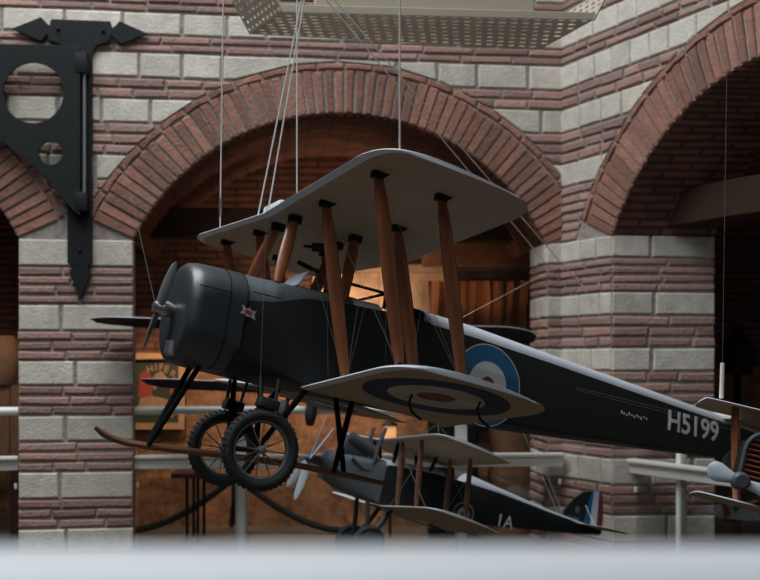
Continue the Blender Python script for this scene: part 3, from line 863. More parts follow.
for i in range(11):
    x = ((i-5)*.0195+random.uniform(-.004, .004))*QK; box(bm, (x, -.010*((i*7) % 3)*.4, 0), (.008, random.uniform(.006, .015), .001))
me = bpy.data.meshes.new('stencil'); bm.to_mesh(me); bm.free(); side_decal('stencil_marks', me, 634, 415, M['cream'])
# little winged emblem on the cowl
star = [(1.0*a_, 1.0*b_) for a_, b_ in [(-.030, .022), (-.010, .012), (0, .020), (.012, .012), (.032, .016), (.024, .003), (.034, -.018), (.012, -.012), (0, -.016), (-.012, -.010), (-.032, -.012), (-.022, .003)]]
bm = bmesh.new(); me = curve_mesh([star], .0006); P = B1.ray(247, 313, 1, -.42*K)
o = link('nose_emblem', me, M['dullwhite'], av); o.matrix_local = Matrix.Translation(P+Vector((0, -.012, 0))) @ side_frame(P, 0) @ Matrix.Rotation(-.12, 4, 'Z'); bm.free()
me = curve_mesh([[(-.013, .009), (.013, .008), (.014, -.008), (-.011, -.006)]], .0008)
o2 = link('emblem_centre', me, M['posterred'], o); o2.location = (0, 0, .0008)
# undercarriage
sk = [B1.ray(x, y, 1, 0) for x, y in ((95, 427), (103, 433.5), (114, 439), (128, 443), (150, 446.5), (185, 450.5), (220, 455), (260, 460), (300, 466), (345, 475), (386, 484))]
bm = bmesh.new(); tube(bm, sk, [.011]+[.0165]*9+[.012], 8, flat=.75); build('landing_skid', bm, M['skid_wood'], av)
def leg(a, b, r=.011, nm='undercarriage_strut', m='black'):
    bm = bmesh.new(); strut(bm, a, b, r*2.4, r*1.6, taper=.8); build(nm, bm, M[m], av)
s0 = B1.ray(147, 446, 1, 0); s1 = B1.ray(341, 474, 1, 0)
for sg in (-1, 1):
    t = B1.ray(204, 360, 1, -.12*K); leg(s0+Vector((0, sg*.012, 0)), Vector((t.x, sg*.14*K, t.z+.01)), .0095)
    t = B1.ray(353, 402, 1, -.2*K); leg(s1+Vector((-.01+.03*sg, sg*.012, 0)), Vector((t.x, sg*.2*K, t.z+.03)), .0105)
xw, yw, zw, rw = .9897*K, .4831*K, -1.1348*K, .365*K
wc = {-1: B1.ray(260.5, 450, 1, -yw), 1: B1.ray(224, 448, 1, yw)}
bm = bmesh.new(); tube(bm, [wc[-1], wc[1]], .011, 10); build('axle', bm, M['iron'], av)
for sg in (-1, 1):
    wheel_part('wheel', wc[sg], rw, .0265*QK, av)
    ins = wc[sg]+Vector((0, -sg*.055*QK, 0))
    leg(ins, Vector((wc[sg].x-.02, sg*.36*K, -.46*K)), .010); leg(ins, Vector((wc[sg].x+.22*QK, sg*.38*K, -.46*K)), .010)
    bm = bmesh.new(); tb = wc[sg]+Vector((.005, -sg*.012, rw+.022)); box(bm, tb, (.08, .058, .04), Matrix.Rotation(.12, 3, 'Y'), .008)
    for e in (-.03, .03): tube(bm, [tb+Vector((e, 0, .02)), tb+Vector((e*1.2, -sg*.02, .10))], .007, 6)
    build('shock_absorber', bm, M['rubber'], av)
# rigging
wr = []
for sg in (-1, 1):
    for f in (cf, cr_):
        wr += [(LW(sg).pt(f, sg*yi, 1), U.pt(f, sg*yo, -1)), (LW(sg).pt(f, sg*yo, 1), U.pt(f, sg*yi, -1)), (LW(sg).pt(f, sg*.42*K, 1), U.pt(f, sg*yi, -1)), (LW(sg).pt(f, sg*yi, 1), U.pt(f, sg*.2*K, -1))]
    wr.append((U.pt(cf, sg*yo, -1), LW(sg).pt(cr_, sg*yo, 1))); wr.append((U.pt(cr_, sg*yi, -1), LW(sg).pt(cf, sg*yi, 1)))
wr.append((B1.ray(462, 317, 1, -.3*K), B1.ray(462, 317, 1, -.3*K)+Vector((.02, 0, -.08))))
for dz in (0, .02): wr.append((Vector((4.55*K, -(half_w(4.55)*K+.006), .06*K+dz*.5)), Vector((7.4*K, -(half_w(7.4)*K+.02), .04*K+dz))))
wires(av, wr, .0007)
for f, y in ((.42, -.95), (.70, -1.25)):                                # skids and horns under the near lower wing
    a = Lw.pt(f, y*K*1.35, -1); bm = bmesh.new()
    tube(bm, [a, a+Vector((-.01, 0, -.035)), a+Vector((.01, 0, -.065)), a+Vector((.05, 0, -.085))], .005, 6); build('control_horn', bm, M['iron'], av)

# ------------------------------------------------------------------ the small biplane behind, marked 1A
B2 = Body(.4033, .2711, -.0548, (-.3863, 6.0, -.5511))
re = thing('biplane', 'smaller dark biplane marked 1A with striped rudder, below and behind the large one', 'airplane', mat=B2.mat())
S2 = [(.06, .045, .05, 0, -.05, .045), (.07, .065, .075, 0, -.09, .05), (.20, .085, .085, .03, -.135, .03), (.42, .10, .10, .06, -.16, .012), (.43, .10, .105, .07, -.16, .012), (.62, .10, .115, .085, -.155, .01), (.80, .10, .125, .09, -.15, .01),
      (.81, .10, .09, .085, -.15, .01), (.98, .10, .09, .085, -.14, .01), (.99, .10, .145, .085, -.14, .01), (1.2, .088, .115, .075, -.125, .008), (1.6, .055, .06, .04, -.075, .006), (2.02, .014, .02, .012, -.02, .004)]
def hw2(x):
    for a, b in zip(S2, S2[1:]):
        if a[0] <= x <= b[0]: return a[1]+(b[1]-a[1])*(x-a[0])/(b[0]-a[0])
    return .02
bm = bmesh.new(); R = loft(bm, [section(*s, n=11) for s in S2]); look = {v: (i, j) for i, r in enumerate(R) for j, v in enumerate(r)}
for f in bm.faces:
    ij = [look[v] for v in f.verts]; js = [q[1] for q in ij]; ii = [q[0] for q in ij]
    if max(ii) <= 3: f.material_index = 2
    elif max(js) <= 10 and max(js)-min(js) <= 1: f.material_index = 1
    if set(ii) == {7, 8} and max(js) <= 10 and max(js)-min(js) <= 1: f.material_index = 3
build('fuselage', bm, [M['dope'], M['deck'], M['panelgrey'], M['black']], re, ang=35)
Q = lambda px, py, y: B2.ray(px, py, 1, y)
bm = bmesh.new(); box(bm, (.235, 0, .115), (.17, .10, .11), Matrix.Rotation(.15, 3, 'Y'), .012); eng = build('engine_block', bm, M['grey'], re)
bm = bmesh.new(); tube(bm, [Q(349, 437, -.03), Q(360, 443, -.04), Q(374, 452, -.05)], .035, 12); build('air_scoop', bm, M['grey'], re)
for y in (-.085, .085):
    bm = bmesh.new(); o1 = Vector((0, y+.085, 0))
    pts = [Q(352, 458, -.085), Q(363, 469, -.085), Q(370, 470, -.085), Q(374, 463, -.085), Q(379, 446, -.085), Q(386, 428, -.085)]
    tube(bm, [p+o1 for p in pts], .012, 8); build('exhaust_pipe', bm, M['grey'], re)
bm = bmesh.new(); lathe(bm, [(-.05, .008), (-.03, .022), (.0, .026), (.07, .03)], (0, 0, 0), (1, 0, 0), 16); build('propeller_hub', bm, M['grey'], re)
for px, py, ppx, ppy in ((328, 416, 312, 459), (335, 429, 312, 459), (296, 500, 312, 459), (288, 487, 312, 459)):
    o = B2.ray(312, 459, 0, -.005); e = B2.ray(px, py, 0, -.005)
    bm = bmesh.new(); blade(bm, Vector((-.01, 0, 0)), e-o, Vector((1, 0, 0)), (e-o).length, .06, .014, tw=.3, root_r=.0, hand=-1)
    build('propeller_blade', bm, M['bladewhite'], re)
c = .47
U2 = Wing(.3735, .2065, .7416, c, .0426, .0999, rt=.2, tipl=.08, tipt=.02)
L2 = Wing(.3735+.0533, .2065-.3823, .7416, c, .0426, .0999, rt=.25, tipl=.12, tipt=.08)
bm = bmesh.new(); U2.mesh(bm, -U2.b, U2.b, n=14); build('upper_wing', bm, WMS, re, ang=50)
for sg in (-1, 1):
    bm = bmesh.new(); L2.mesh(bm, *sorted((sg*.09, sg*L2.b)), n=10); build('lower_wing', bm, WMS, re, ang=50)
    for f in (.14, .82):
        for y in (.20, .44):
            bm = bmesh.new(); strut(bm, L2.pt(f, sg*y, 1), U2.pt(f, sg*y, -1), .036, .02); build('interplane_strut', bm, M['skid_wood'], re)
    for f, bx in ((.14, .46), (.7, .70)):
        bm = bmesh.new(); strut(bm, (bx, sg*.09, .09), U2.pt(f, sg*.14, -1), .026, .014); build('cabane_strut', bm, M['black'], re)
    w2 = B2.ray(369 if sg < 0 else 351, 543 if sg < 0 else 541, 1, sg*.134)
    bm = bmesh.new(); lathe(bm, [(-.022, .05), (-.024, .085), (-.012, .098), (.012, .098), (.024, .085), (.022, .05)], (0, 0, 0), (0, 1, 0), 32); t = build('wheel', bm, M['rubber'], re); t.location = w2
    bm = bmesh.new(); lathe(bm, [(-.030, .005), (-.024, .07), (.024, .07), (.030, .005)], (0, 0, 0), (0, 1, 0), 32); build('wheel_disc', bm, M['grey'], t)
    leg_ = [(w2-Vector((0, sg*.03, 0)), Vector((w2.x-.05, sg*.08, -.13))), (w2-Vector((0, sg*.03, 0)), Vector((w2.x+.13, sg*.09, -.14)))]
    for a, b in leg_:
        bm = bmesh.new(); strut(bm, a, b, .03, .018, taper=.8); build('undercarriage_strut', bm, M['grey'], re)
wr = []
for sg in (-1, 1):
    for f in (.14, .82): wr += [(L2.pt(f, sg*.1, 1), U2.pt(f, sg*.56, -1)), (L2.pt(f, sg*.56, 1), U2.pt(f, sg*.14, -1))]
k0 = Q(438, 424, -.5)
wr += [(U2.pt(.1, -.42, 1), k0), (k0, U2.pt(.15, -.62, 1)), (k0, U2.pt(.55, -.5, 1))]
wires(re, wr, .0011)
for a_, b_ in (((425, 484), (447, 484)), ((447, 484), (452, 477))):
    bm = bmesh.new(); tube(bm, [Q(*a_, 0), Q(*b_, 0)], .007, 6); build('observer_gun', bm, M['black'], re)
def decal2(name, me, px, py, mats):
    P = B2.ray(px, py, 1, -.1)
    for _ in range(4): P = B2.ray(px, py, 1, -hw2(P.x))
    e = .03; sl = -(hw2(P.x+e)-hw2(P.x-e))/(2*e)
    o = link(name, me, mats, re); o.matrix_local = Matrix.Translation(P+Vector((0, -.004, 0))) @ side_frame(P, sl)
decal2('roundel', roundel_mesh((.070, .066, .040, .017)), 463, 514, [M['white'], M['navy'], M['white'], M['red']])
decal2('code_letters', text_mesh('1A', .105, bold=.0006, spacing=1.1), 504.5, 522, M['cream'])
# fin and striped rudder
F2 = lambda px, py: (lambda p: (p.x, p.z))(B2.ray(px, py, 1, 0))
def fin(name, pts, m, th=.006):
    me = curve_mesh([[F2(*p) for p in pts]], th, .001); me.transform(Matrix.Rotation(PI/2, 4, 'X')); return link(name, me, m, re)
fin('fin', [(553, 523), (560, 516), (568, 505), (576, 497), (584, 492), (592, 491.5), (590, 512), (587, 530)], M['dope'])
rud = fin('rudder', [(592, 491.5), (593.5, 491), (590.5, 512), (588.5, 531), (581.5, 529), (586, 512), (589, 499)], M['blue'], .0075)
for pts, m in (([(593.5, 491), (598.5, 492), (597, 512), (595, 533), (588.5, 531), (590.5, 512)], 'white'), ([(598.5, 492), (602, 496), (602.5, 515), (600.5, 534), (595, 533), (597, 512)], 'red')):
    o = fin('rudder_stripe', pts, M[m], .0075); o.parent = rud
for s, px, py, sz in (('B', 577.5, 510, .058), ('5105', 573, 519.5, .046)):
    me = text_mesh(s, sz, bold=.0004); P = B2.ray(px, py, 1, -.009); o = link('fin_letters', me, M['faint'], re)
    o.matrix_local = Matrix.Translation(P) @ side_frame(P, 0)
bm = bmesh.new(); T2 = Wing(1.80, .02, .33, .24, 0, 0, th=.05, rt=.5, camber=0); T2.mesh(bm, -T2.b, T2.b, n=6); build('tailplane', bm, WMS, re, ang=50)
for y in (-.12, .12):
    bm = bmesh.new(); tube(bm, [Q(585, 504, 0), Vector((1.90, y, .02))], .002, 5); build('bracing_wire', bm, M['wire'], re)

# ------------------------------------------------------------------ dark biplane seen head-on behind
YT = 6.75
B3 = Body(1.52, .13, .026, ((304-CX)/F*YT, YT, -.025))
td = thing('biplane', 'dark biplane seen head-on behind the large one, only long thin wings showing', 'airplane', mat=B3.mat())
bm = bmesh.new(); loft(bm, [section(*s) for s in ((-.05, .04, .04, 0, -.04, .04), (0, .10, .10, 0, -.10, .10), (.12, .13, .13, 0, -.13, .12), (.3, .13, .13, .05, -.13, .05), (.8, .11, .14, .08, -.12, .02), (1.3, .06, .09, .05, -.07, .02), (1.75, .02, .04, .02, -.02, .01))]); build('fuselage', bm, [M['dope']], td, ang=50)
DM = [M['dope'], M['black'], M['edge']]
U3 = Wing(.08, .285, 1.50, .42, .02, .06, th=.05, rt=.7, tipl=.5, tipt=.3, tw=-.09); L3 = Wing(.16, -.105, 1.13, .40, .02, .06, th=.05, rt=.7, tipl=.2, tipt=.45)
bm = bmesh.new(); U3.mesh(bm, -U3.b, U3.b, n=14); build('upper_wing', bm, DM, td, ang=50)
bm = bmesh.new(); L3.mesh(bm, -L3.b, L3.b, n=14); build('lower_wing', bm, DM, td, ang=50)
for sg in (-1, 1):
    for f in (.2, .75):
        bm = bmesh.new(); strut(bm, L3.pt(f, sg*.38, 1), U3.pt(f, sg*.38, -1), .03, .016); build('interplane_strut', bm, M['black'], td)
    w3 = B3.ray(311 if sg < 0 else 283, 413, 0, .18)
    bm = bmesh.new(); lathe(bm, [(-.016, .03), (-.03, .06), (-.02, .085), (.02, .085), (.03, .06), (.016, .03)], (0, 0, 0), (0, 1, .08), 32); t = build('wheel', bm, M['rubber'], td); t.location = w3
    for e in (-.06, .12):
        bm = bmesh.new(); strut(bm, w3, Vector((.2+e, sg*.10, -.1)), .02, .014, taper=.8); build('undercarriage_strut', bm, M['iron'], td)
bm = bmesh.new(); lathe(bm, [(-.09, .01), (-.06, .04), (-.04, .05)], (0, 0, 0), (1, 0, 0), 16)
for sg in (1, -1): blade(bm, Vector((-.06, 0, 0)), Vector((0, .5*sg, sg)), Vector((1, 0, 0)), .26, .05, .014)
build('propeller', bm, M['black'], td)

# ------------------------------------------------------------------ twin-engined biplane at the right edge
YV = 3.6
B4 = Body(1.45, .10, .24, (1.115+.72, YV-.02, -.22))
vm = thing('biplane', 'pale-winged biplane at the right edge with louvred radiator and brown strut', 'airplane', mat=B4.mat())
VM = [M['edge'], M['linen'], M['edge']]
V4 = lambda px, py, x: B4.ray(px, py, 0, x)
tip = V4(708, 396, .0); U4 = Wing(0, tip.z-.005, abs(tip.y)+.0, .27, 0, .05, th=.06, rt=.22, tipl=.05, tipt=.12)
tl_ = V4(700, 492, .0); L4 = Wing(0, tl_.z, abs(tl_.y), .24, 0, .05, th=.06, rt=.22, tipl=.05, tipt=.12)
bm = bmesh.new(); U4.mesh(bm, -U4.b, U4.b, n=14); build('upper_wing', bm, VM, vm, ang=50)
bm = bmesh.new(); L4.mesh(bm, -L4.b, L4.b, n=14); build('lower_wing', bm, VM, vm, ang=50)
ys = V4(736, 403, .08).y; yl = V4(736, 500, .08).y
for sg in (-1, 1):
    for f, yy in ((.3, abs(ys)), (.3, .25), (.8, .25)):
        if True:
            bm = bmesh.new(); strut(bm, L4.pt(f, sg*(abs(yl) if yy != .25 else yy), 1), U4.pt(f, sg*yy, -1), .05, .032, taper=.75); build('interplane_strut', bm, M['strut_wood'], vm)
bm = bmesh.new(); loft(bm, [section(*s) for s in ((-.5, .03, .03, 0, -.03, .03), (-.45, .08, .08, 0, -.08, .08), (-.2, .11, .10, 0, -.12, .05), (.5, .10, .10, .05, -.10, .04), (1.4, .03, .05, .02, -.03, .01))]); build('fuselage', bm, [M['linen']], vm, ang=50)
ny = V4(762, 462, -.1)
for sg in (1, -1):
    cy_ = abs(ny.y)*sg; zc = ny.z
    bm = bmesh.new(); loft(bm, [section(*s, n=11) for s in ((-.06, .052, .085, .03, -.085, .03), (.12, .055, .085, .03, -.085, .03), (.42, .03, .03, .01, -.03, .02))]); bmesh.ops.translate(bm, vec=(0, cy_, zc), verts=bm.verts); nac = build('engine_nacelle', bm, M['dope'], vm)
    bm = bmesh.new()
    rim_ = [p+Vector((0, cy_, zc)) for p in section(-.075, .056, .095, .03, -.09, .03, n=11)]
    tube(bm, rim_+rim_[:1], .008, 8, cap=False); build('radiator_frame', bm, M['grey'], nac)
    for i in range(9):
        bm = bmesh.new(); z = zc-.075+i*.018
        box(bm, (-.068, cy_, z), (.012, .098, .005), Matrix.Rotation(.5, 3, 'Y')); build('louvre', bm, M['strut_wood'], nac)
    h = V4(740, 481, -.2) if sg > 0 else Vector((-.2, -abs(V4(740, 481, -.2).y), V4(740, 481, -.2).z))
    h0 = Vector((-.12, cy_, zc-.02))
    bm = bmesh.new(); lathe(bm, [(0, .02), (.01, .03), (.05, .03), (.06, .02)], h-Vector((.03, 0, 0)), (1, 0, 0), 14); tube(bm, [h+Vector((.02, 0, 0)), Vector((-.06, cy_, h.z-.01))], .014, 8); build('propeller_hub', bm, M['grey'], nac)
    bm = bmesh.new(); tipb = V4(709, 468, -.2); dv = (tipb-V4(740, 481, -.2)); dv = Vector((0, dv.y*sg, dv.z))
    n_ = 9; rings = []
    for i in range(n_):
        t = i/(n_-1); cc = (.018+.045*min(1, t*1.6))*(1 if t < .8 else math.sqrt(max(.12, 1-((t-.8)/.2)**2))); d_ = dv.normalized(); w_ = Vector((.35, 0, 1)) - d_*d_.dot(Vector((.35, 0, 1))); w_.normalize(); q_ = d_.cross(w_)
        rings.append([h+d_*(dv.length*1.04*t)+w_*math.cos(a)*cc*.55+q_*math.sin(a)*.012 for a in [2*PI*j/12 for j in range(12)]])
    loft(bm, rings)
    rings = []
    for i in range(n_):
        t = i/(n_-1); cc = (.02+.035*min(1, t*1.6))*(1 if t < .85 else math.sqrt(max(.12, 1-((t-.85)/.15)**2)))
        rings.append([h-d_*(.16*t)+w_*math.cos(a)*cc*.5+q_*math.sin(a)*.012 for a in [2*PI*j/12 for j in range(12)]])
    loft(bm, rings)
    build('propeller', bm, M['bladewhite'], nac)
bm = bmesh.new(); a = V4(722, 395, .05); tube(bm, [a-Vector((0, 0, .012)), V4(722.5, 363, .05)], .0075, 10); build('hanging_rod', bm, M['rail'], vm)
rod_top = B4.world(V4(722.5, 363, .05))

# ------------------------------------------------------------------ suspension cables
def cable(label, a, b, r=.0031, fit=None, m='wire'):
    a, b = Vector(a), Vector(b); c0 = thing('suspension_cable', label, 'cable', a, group='suspension cables') if fit else None
    bm = bmesh.new(); off = a if fit else Vector((0, 0, 0)); tube(bm, [a-off, b-off], r, 6)
    if not fit: return tag(build('suspension_cable', bm, M[m]), label, 'cable', 'suspension cables')
    build('wire', bm, M['wire'], c0); bm = bmesh.new(); p = a.lerp(b, fit)-off; d = (b-a).normalized()
    tube(bm, [p-d*.04, p-d*.02, p+d*.02, p+d*.04], [.003, .007, .007, .003], 8); build('turnbuckle', bm, M['steel'], c0)
def up_wing(px, f=.02):
    # point of the upper wing top seen at this column
    best = None
    for i in range(400):
        y = -U.b+2*U.b*i/399; l, t = U.le_te(y); P = U.pt(max(f, l/U.c+.01), y, 1); w = B1.world(P)-CAM
        d = abs(CX+F*w.x/w.y-px)
        if best is None or d < best[0]: best = (d, w+CAM)
    return best[1]
w1 = up_wing(297, .6); w2_ = up_wing(258); w3_ = up_wing(268); w4 = up_wing(400, .12); w5 = up_wing(220)
def top_at(px, P, py=-120): return W(px, py, P.y)
cable('thin vertical cable with a fitting above the left part of the big wing', w1, top_at(297, w1), fit=.12)
cable('slanting cable reaching the wing front edge, left one of the slanting pair', w2_, top_at(326, w2_))
cable('slanting cable reaching the wing front edge, right one of the slanting pair', w3_, top_at(325, w3_))
cable('single vertical cable to the highest point of the big wing', w4, top_at(400, w4))
cable('short-looking faint cable with a fitting to the far left wing tip', w5, top_at(221, w5, 60) if False else W(224, -60, w5.y), fit=.07)
for (tx, ty, bx, by, lab) in ((323, -4, 573, 296, 'long diagonal cable crossing from top centre to the right pier, lower one of the pair'), (331, -4, 587, 293, 'long diagonal cable crossing from top centre to the right pier, upper one of the pair')):
    a = W(tx, ty, 4.75); b = W(bx, by, 7.50); d = b-a
    b = W(bx, by, 7.55 if bx < 580 else 7.47); cable(lab, a-(b-a)*.15, b)
a = B1.world(B1.ray(151, 265, 1, 0)); 
cable('faint cable slanting down to the propeller hub of the big biplane', B1.world(Vector((-.02, 0, .02))), W(112, 110, 4.2), r=.0009, m='wire_dim')
cable('vertical thread passing in front of the big nose towards the wheel', W(267, 205, 3.70), W(259.5, 402, 3.78), r=.0009, m='wire_dim')
cable('thin cable from the big biplane deck up to the right pier', B1.world(B1.ray(461, 318, 1, -.3*K)), W(590, 250, 7.38), r=.0010)
cable('faint vertical cable above the rod at the right edge', rod_top, W(729, -80, rod_top.y), r=.0006, m='wire_dim')
fb = B2.world(B2.ray(560, 518, 1, 0)); 
cable('left one of two faint wires to the striped tail fin', fb, W(516, 415, 6.55), r=.0014); cable('right one of two faint wires to the striped tail fin', fb+Vector((.02, 0, .02)), W(522, 412, 6.55), r=.0014)

# ------------------------------------------------------------------ things in the rooms behind
YF = 9.30
fp = thing('framed_poster', 'pine-framed green poster with arched red lettering behind the railing, left', 'picture', W(160, 430, YF))
def fpart(name, polys, dy, th, m, parent=fp):
    me = curve_mesh([[((x-CX)/F*YF, (CY-y)/F*YF) for x, y in p] for p in polys], th/2, 0)
    me.transform(Matrix.Translation((0, YF+dy, CAM.z)) @ Matrix.Rotation(PI/2, 4, 'X')); me.transform(Matrix.Translation(-fp.location))
    return link(name, me, m, parent)
fpart('frame', [[(118, 353), (185, 353), (185, 429), (118, 429)], [(124, 359), (179, 359), (179, 423), (124, 423)]], 0, .05, M['frame'])
pst = fpart('poster', [[(123, 358), (180, 358), (180, 424), (123, 424)]], .015, .01, M['postergreen'])
fpart('red_figure', [[(140, 374), (146, 370), (151, 375), (152, 397), (138, 397)]], .008, .003, M['posterred'], pst)
fpart('red_figure', [[(170, 380), (175, 377), (178, 384), (176, 396), (170, 394)]], .008, .003, M['posterred'], pst)
fpart('figure', [[(150, 384), (155, 374), (161, 371), (166, 376), (168, 385), (164, 388), (160, 385), (154, 390)]], .006, .003, M['posterfig'], pst)
fpart('figure', [[(140, 398), (152, 396), (166, 399), (178, 406), (172, 418), (158, 410), (146, 412), (138, 407)]], .006, .003, M['posterfig'], pst)
for ch, x, y, a in (('H', 150, 369.5, .25), ('I', 156, 367.5, .1), ('F', 161, 367.5, -.05), ('E', 166.5, 369.5, -.25), ('R', 173, 374, -.5)):
    me = text_mesh(ch, .085, ext=.001, bold=.002); me.transform(Matrix.Translation(W(x, y, YF-.008)-fp.location) @ Matrix.Rotation(PI/2, 4, 'X') @ Matrix.Rotation(a, 4, 'Z')); link('letter', me, M['posterfig'], pst)
# low dark table
tb = thing('side_table', 'small dark-red table with thin black legs behind the glass, left', 'table', (W(192, 400, 8.6).x, 8.6, 0))
zt_ = W(0, 473, 8.6).z
bm = bmesh.new(); box(bm, (0, 0, zt_), (.27, .4, .045), None, .01); build('tabletop', bm, M['dkwood'], tb)
for px in (190.5, 201):
    for dy in (-.15, .15):
        bm = bmesh.new(); box(bm, ((px-192)/F*8.6, dy, (zt_-.02)/2), (.022, .022, zt_-.02)); build('leg', bm, M['black'], tb)
# pedestal stand with curved legs
ps = thing('pedestal_stand', 'black pedestal stand with long curved legs standing behind the railing post', 'stand', (W(236, 470, 8.9).x, 8.9, 0))
bm = bmesh.new(); tube(bm, [(0, 0, .30), (0, 0, .95)], .03, 12); build('column', bm, M['iron'], ps)
for dx, dy in ((-1, 0), (1, 0), (.15, -.5), (-.1, .4)):
    bm = bmesh.new(); n = 9; pts = []
    for i in range(n):
        t = i/(n-1); pts.append((dx*.88*t, dy*.88*t, .03+.46*(1-t)**1.7))
    tube(bm, pts, .028, 8); build('leg', bm, M['iron'], ps)
bm = bmesh.new(); box(bm, (0, 0, .97), (.3, .3, .03), None, .01); build('plate', bm, M['dkwood'], ps)
# rust coloured curtain, timber post, dark opening
bm = bmesh.new(); n = 60; Yc = 9.15; xa, xb = W(428, 0, Yc).x, W(548, 0, Yc).x; za, zb = W(0, 420, Yc).z, W(0, 281, Yc).z
G = []
for i in range(n+1):
    x = xa+(xb-xa)*i/n; G.append([bm.verts.new((x+.02*math.sin(i*1.7+k), Yc+.035*math.sin(i*2*PI/6.3+.3*k), zb+(za-zb)*k/6)) for k in range(7)])
for i in range(n):
    for k in range(6): face(bm, [G[i][k], G[i+1][k], G[i+1][k+1], G[i][k+1]])
r = bmesh.ops.extrude_face_region(bm, geom=bm.faces[:]); bmesh.ops.translate(bm, vec=(0, .012, 0), verts=[v for v in r['geom'] if isinstance(v, bmesh.types.BMVert)])
ct_ = thing('curtain', 'rust-coloured pleated hanging lit from below, right of the bright wall patch', 'curtain')
build('cloth', bm, M['curtain'], ct_, ang=70)
bm = bmesh.new(); r_ = []
for i in range(15):
    t = i/14; x = xa-.05+(xb-xa+.1)*t; yy = Yc-.06-.16*math.sin(PI*t)
    r_.append([Vector((x, yy+q0, W(0, q1, 9.0).z)) for q0, q1 in ((0, 266), (0, 243), (.05, 243), (.05, 266))])
loft(bm, r_); build('pelmet', bm, M['trunk'], ct_, ang=30)
bm = bmesh.new(); r_ = []
for i in range(9):
    z = 1.05*i/8; k = 1+.05*math.sin(i*2.1); x = W(513, 0, 8.9).x
    r_.append([Vector((x+math.cos(a)*.20*k, 8.9+math.sin(a)*.16*k, z)) for a in [2*PI*j/14 for j in range(14)]])
loft(bm, r_); tag(build('timber_post', bm, M['trunk']), 'thick blotchy brown timber post behind the railing under the curtain', 'post')
cb = thing('dark_opening_box', 'tall black box standing in for the dark opening behind the right post of the middle railing', 'opening', (W(452, 0, 8.85).x, 8.80, 0))
bm = bmesh.new(); box(bm, (0, 0, .52), (.40, .30, 1.04), None, .01); build('body', bm, M['black'], cb)  # black box put in for the darkness of the opening
for s in (-1, 1):
    bm = bmesh.new(); box(bm, (s*.098, -.155, .52), (.18, .02, .96), None, .006); d = build('door', bm, M['black'], cb)
    bm = bmesh.new(); lathe(bm, [(0, .012), (.02, .016)], (s*.03, -.165, .55), (0, -1, 0), 10); build('knob', bm, M['iron'], d)
# warm lantern hanging low
ln = thing('lantern', 'small glowing lantern seen under the big lower wing', 'lamp', W(390, 440, 8.7))
bm = bmesh.new(); box(bm, (0, 0, .06), (.10, .10, .11), None, .01); build('lamp_glass', bm, M['bulb'], ln)
bm = bmesh.new(); lathe(bm, [(.115, .07), (.13, .06), (.17, .02), (.19, .012)], (0, 0, 0), (0, 0, 1), 12); lathe(bm, [(-.012, .06), (.004, .06)], (0, 0, 0), (0, 0, 1), 12); build('lamp_cap', bm, M['iron'], ln)
bm = bmesh.new(); tube(bm, [(0, 0, -.01), (0, 0, -ln.location.z)], .012, 8); build('stand', bm, M['iron'], ln)
# left opening: plank screen and a canvas bundle
pk = thing('plank_screen', 'tan vertical plank screen behind the railing at the left edge', 'screen', (W(-30, 0, 8.6).x, 8.6, 0))
zt2 = W(0, 385, 8.6).z; zb2 = W(0, 458, 8.6).z
for i in range(8):
    bm = bmesh.new(); box(bm, (-.42+i*.115, random.uniform(-.004, .004), (zt2+zb2)/2), (.11, .03, zt2-zb2), None, .006); build('plank', bm, M['tanwood'], pk)
for z in (zb2+.05, zt2-.06):
    bm = bmesh.new(); box(bm, (0, .03, z), (.95, .03, .07)); build('batten', bm, M['dkwood'], pk)
for x in (-.4, .35):
    bm = bmesh.new(); box(bm, (x, .03, zb2/2+.05), (.06, .03, zb2+.1)); build('foot', bm, M['dkwood'], pk)
bm = bmesh.new(); r_ = []
for i in range(11):
    t = i/10; k = math.sin(PI*(t*.86+.08))**.5; x = W(4, 0, 8.6).x
    r_.append([Vector((x+math.cos(a)*.13*k+.03*t, 8.6+math.sin(a)*.11*k, zt2+.004+t*.40)) for a in [2*PI*j/16 for j in range(16)]])
loft(bm, r_); tag(build('canvas_bundle', bm, M['canvas']), 'bulging tan canvas bundle standing on the plank screen at the left edge', 'bag')
# right room silhouette
bt = thing('dark_lantern', 'black bottle-shaped lantern silhouette in the dark right-hand room', 'lamp', (W(737, 0, 8.4).x, 8.4, 0))
bm = bmesh.new(); zz = W(0, 372, 8.4).z; lathe(bm, [(0, .16), (.03, .16), (.05, .03), (zz-.02, .03)], (0, 0, 0), (0, 0, 1), 16); build('stand', bm, M['black'], bt)
bm = bmesh.new(); lathe(bm, [(zz-.02, .12), (zz+.18, .12), (zz+.30, .06), (zz+.38, .025)], (0, 0, 0), (0, 0, 1), 16); build('body', bm, M['black'], bt)

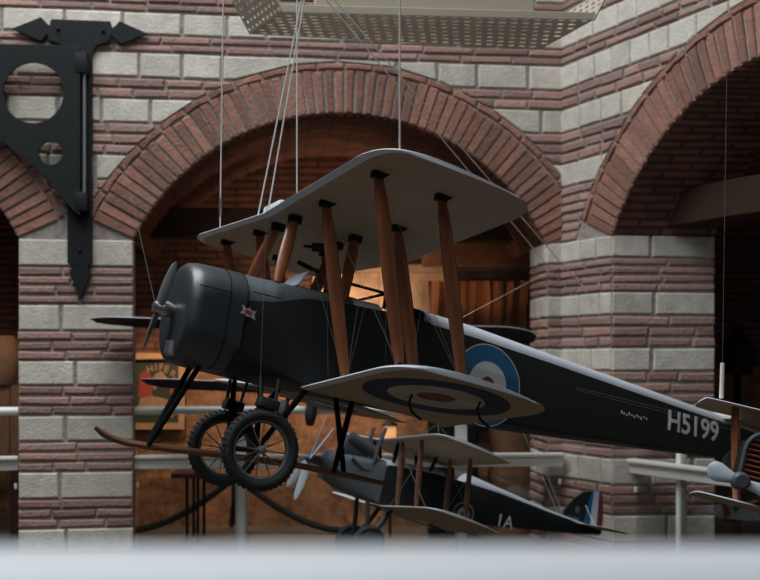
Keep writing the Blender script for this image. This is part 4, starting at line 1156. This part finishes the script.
# ------------------------------------------------------------------ light
w = bpy.data.worlds.new('World'); scn.world = w; w.use_nodes = True
w.node_tree.nodes['Background'].inputs[0].default_value = (.62, .72, .85, 1); w.node_tree.nodes['Background'].inputs[1].default_value = .018
def area_light(name, loc, size, e, col, target=None, sy=None, spread=PI):
    l = bpy.data.lights.new(name, 'AREA'); l.energy = e; l.color = col; l.size = size; l.shape = 'RECTANGLE'; l.size_y = sy or size; l.spread = spread
    o = bpy.data.objects.new(name, l); COL.objects.link(o); o.location = loc
    if target is not None: o.rotation_euler = (Vector(target)-Vector(loc)).to_track_quat('-Z', 'Y').to_euler()
    return o
def spot(name, loc, target, e, col, ang=70, blend=.8, r=.05):
    l = bpy.data.lights.new(name, 'SPOT'); l.energy = e; l.color = col; l.spot_size = math.radians(ang); l.spot_blend = blend; l.shadow_soft_size = r
    o = bpy.data.objects.new(name, l); COL.objects.link(o); o.location = loc; o.rotation_euler = (Vector(target)-Vector(loc)).to_track_quat('-Z', 'Y').to_euler()
area_light('skylight', (-3.2, 3.9, 9.4), 6.5, 980, (.88, .94, 1.0), (-3.2, 3.9, 0), 5.6)
area_light('gallery_front_fill', (-1.5, -2.5, 7.5), 6, 110, (.88, .94, 1.0), (-1.0, 3.0, 1.0), 4)  # added frontal fill from above the camera, not a seen roof opening
WARM = (1, .55, .27); WARM2 = (1, .68, .43)
spot('wall_uplight', W(345, 372, 8.75), W(352, 300, YB), 85, WARM2, 110, 1)
spot('vault_fill', (-.6, 7.95, 1.9), (-.7, 9.4, 2.75), 20, (1, .70, .50), 130, 1, .2)  # added fill standing for dim warm bounce in the vault, no lamp seen
spot('side_bay_fill', (-3.0, 7.9, 2.1), (-3.1, 8.6, 1.1), 7, WARM, 120, 1)  # added warm fill to brighten the plank screen, no lamp seen
spot('curtain_uplight', W(470, 330, 8.7), W(485, 250, 9.1), 5, WARM, 100, 1)
spot('rubble_light', (W(170, 0, 8.9).x, 8.55, 2.15), W(185, 440, YB), 62, WARM2, 100, 1)
spot('rubble_light', (W(330, 0, 8.9).x, 8.5, 2.0), W(330, 470, YB), 70, WARM2, 110, 1)

# ------------------------------------------------------------------ camera and view
cd = bpy.data.cameras.new('camera'); cam = bpy.data.objects.new('camera', cd); COL.objects.link(cam)
cam.location = CAM; cam.rotation_euler = (PI/2, 0, 0)
cd.sensor_width = 36; cd.lens = F/760*36; cd.shift_y = (CY-290)/760; cd.clip_start = .05
cd.dof.use_dof = True; cd.dof.focus_distance = 4.0
ap = .0170; cd.dof.aperture_fstop = cd.lens/1000/ap
scn.camera = cam
scn.view_settings.view_transform = 'Standard'; scn.view_settings.look = 'None'; scn.view_settings.gamma = 1
scn.view_settings.use_curve_mapping = False; scn.view_settings.exposure = 0
scn.cycles.use_denoising = True
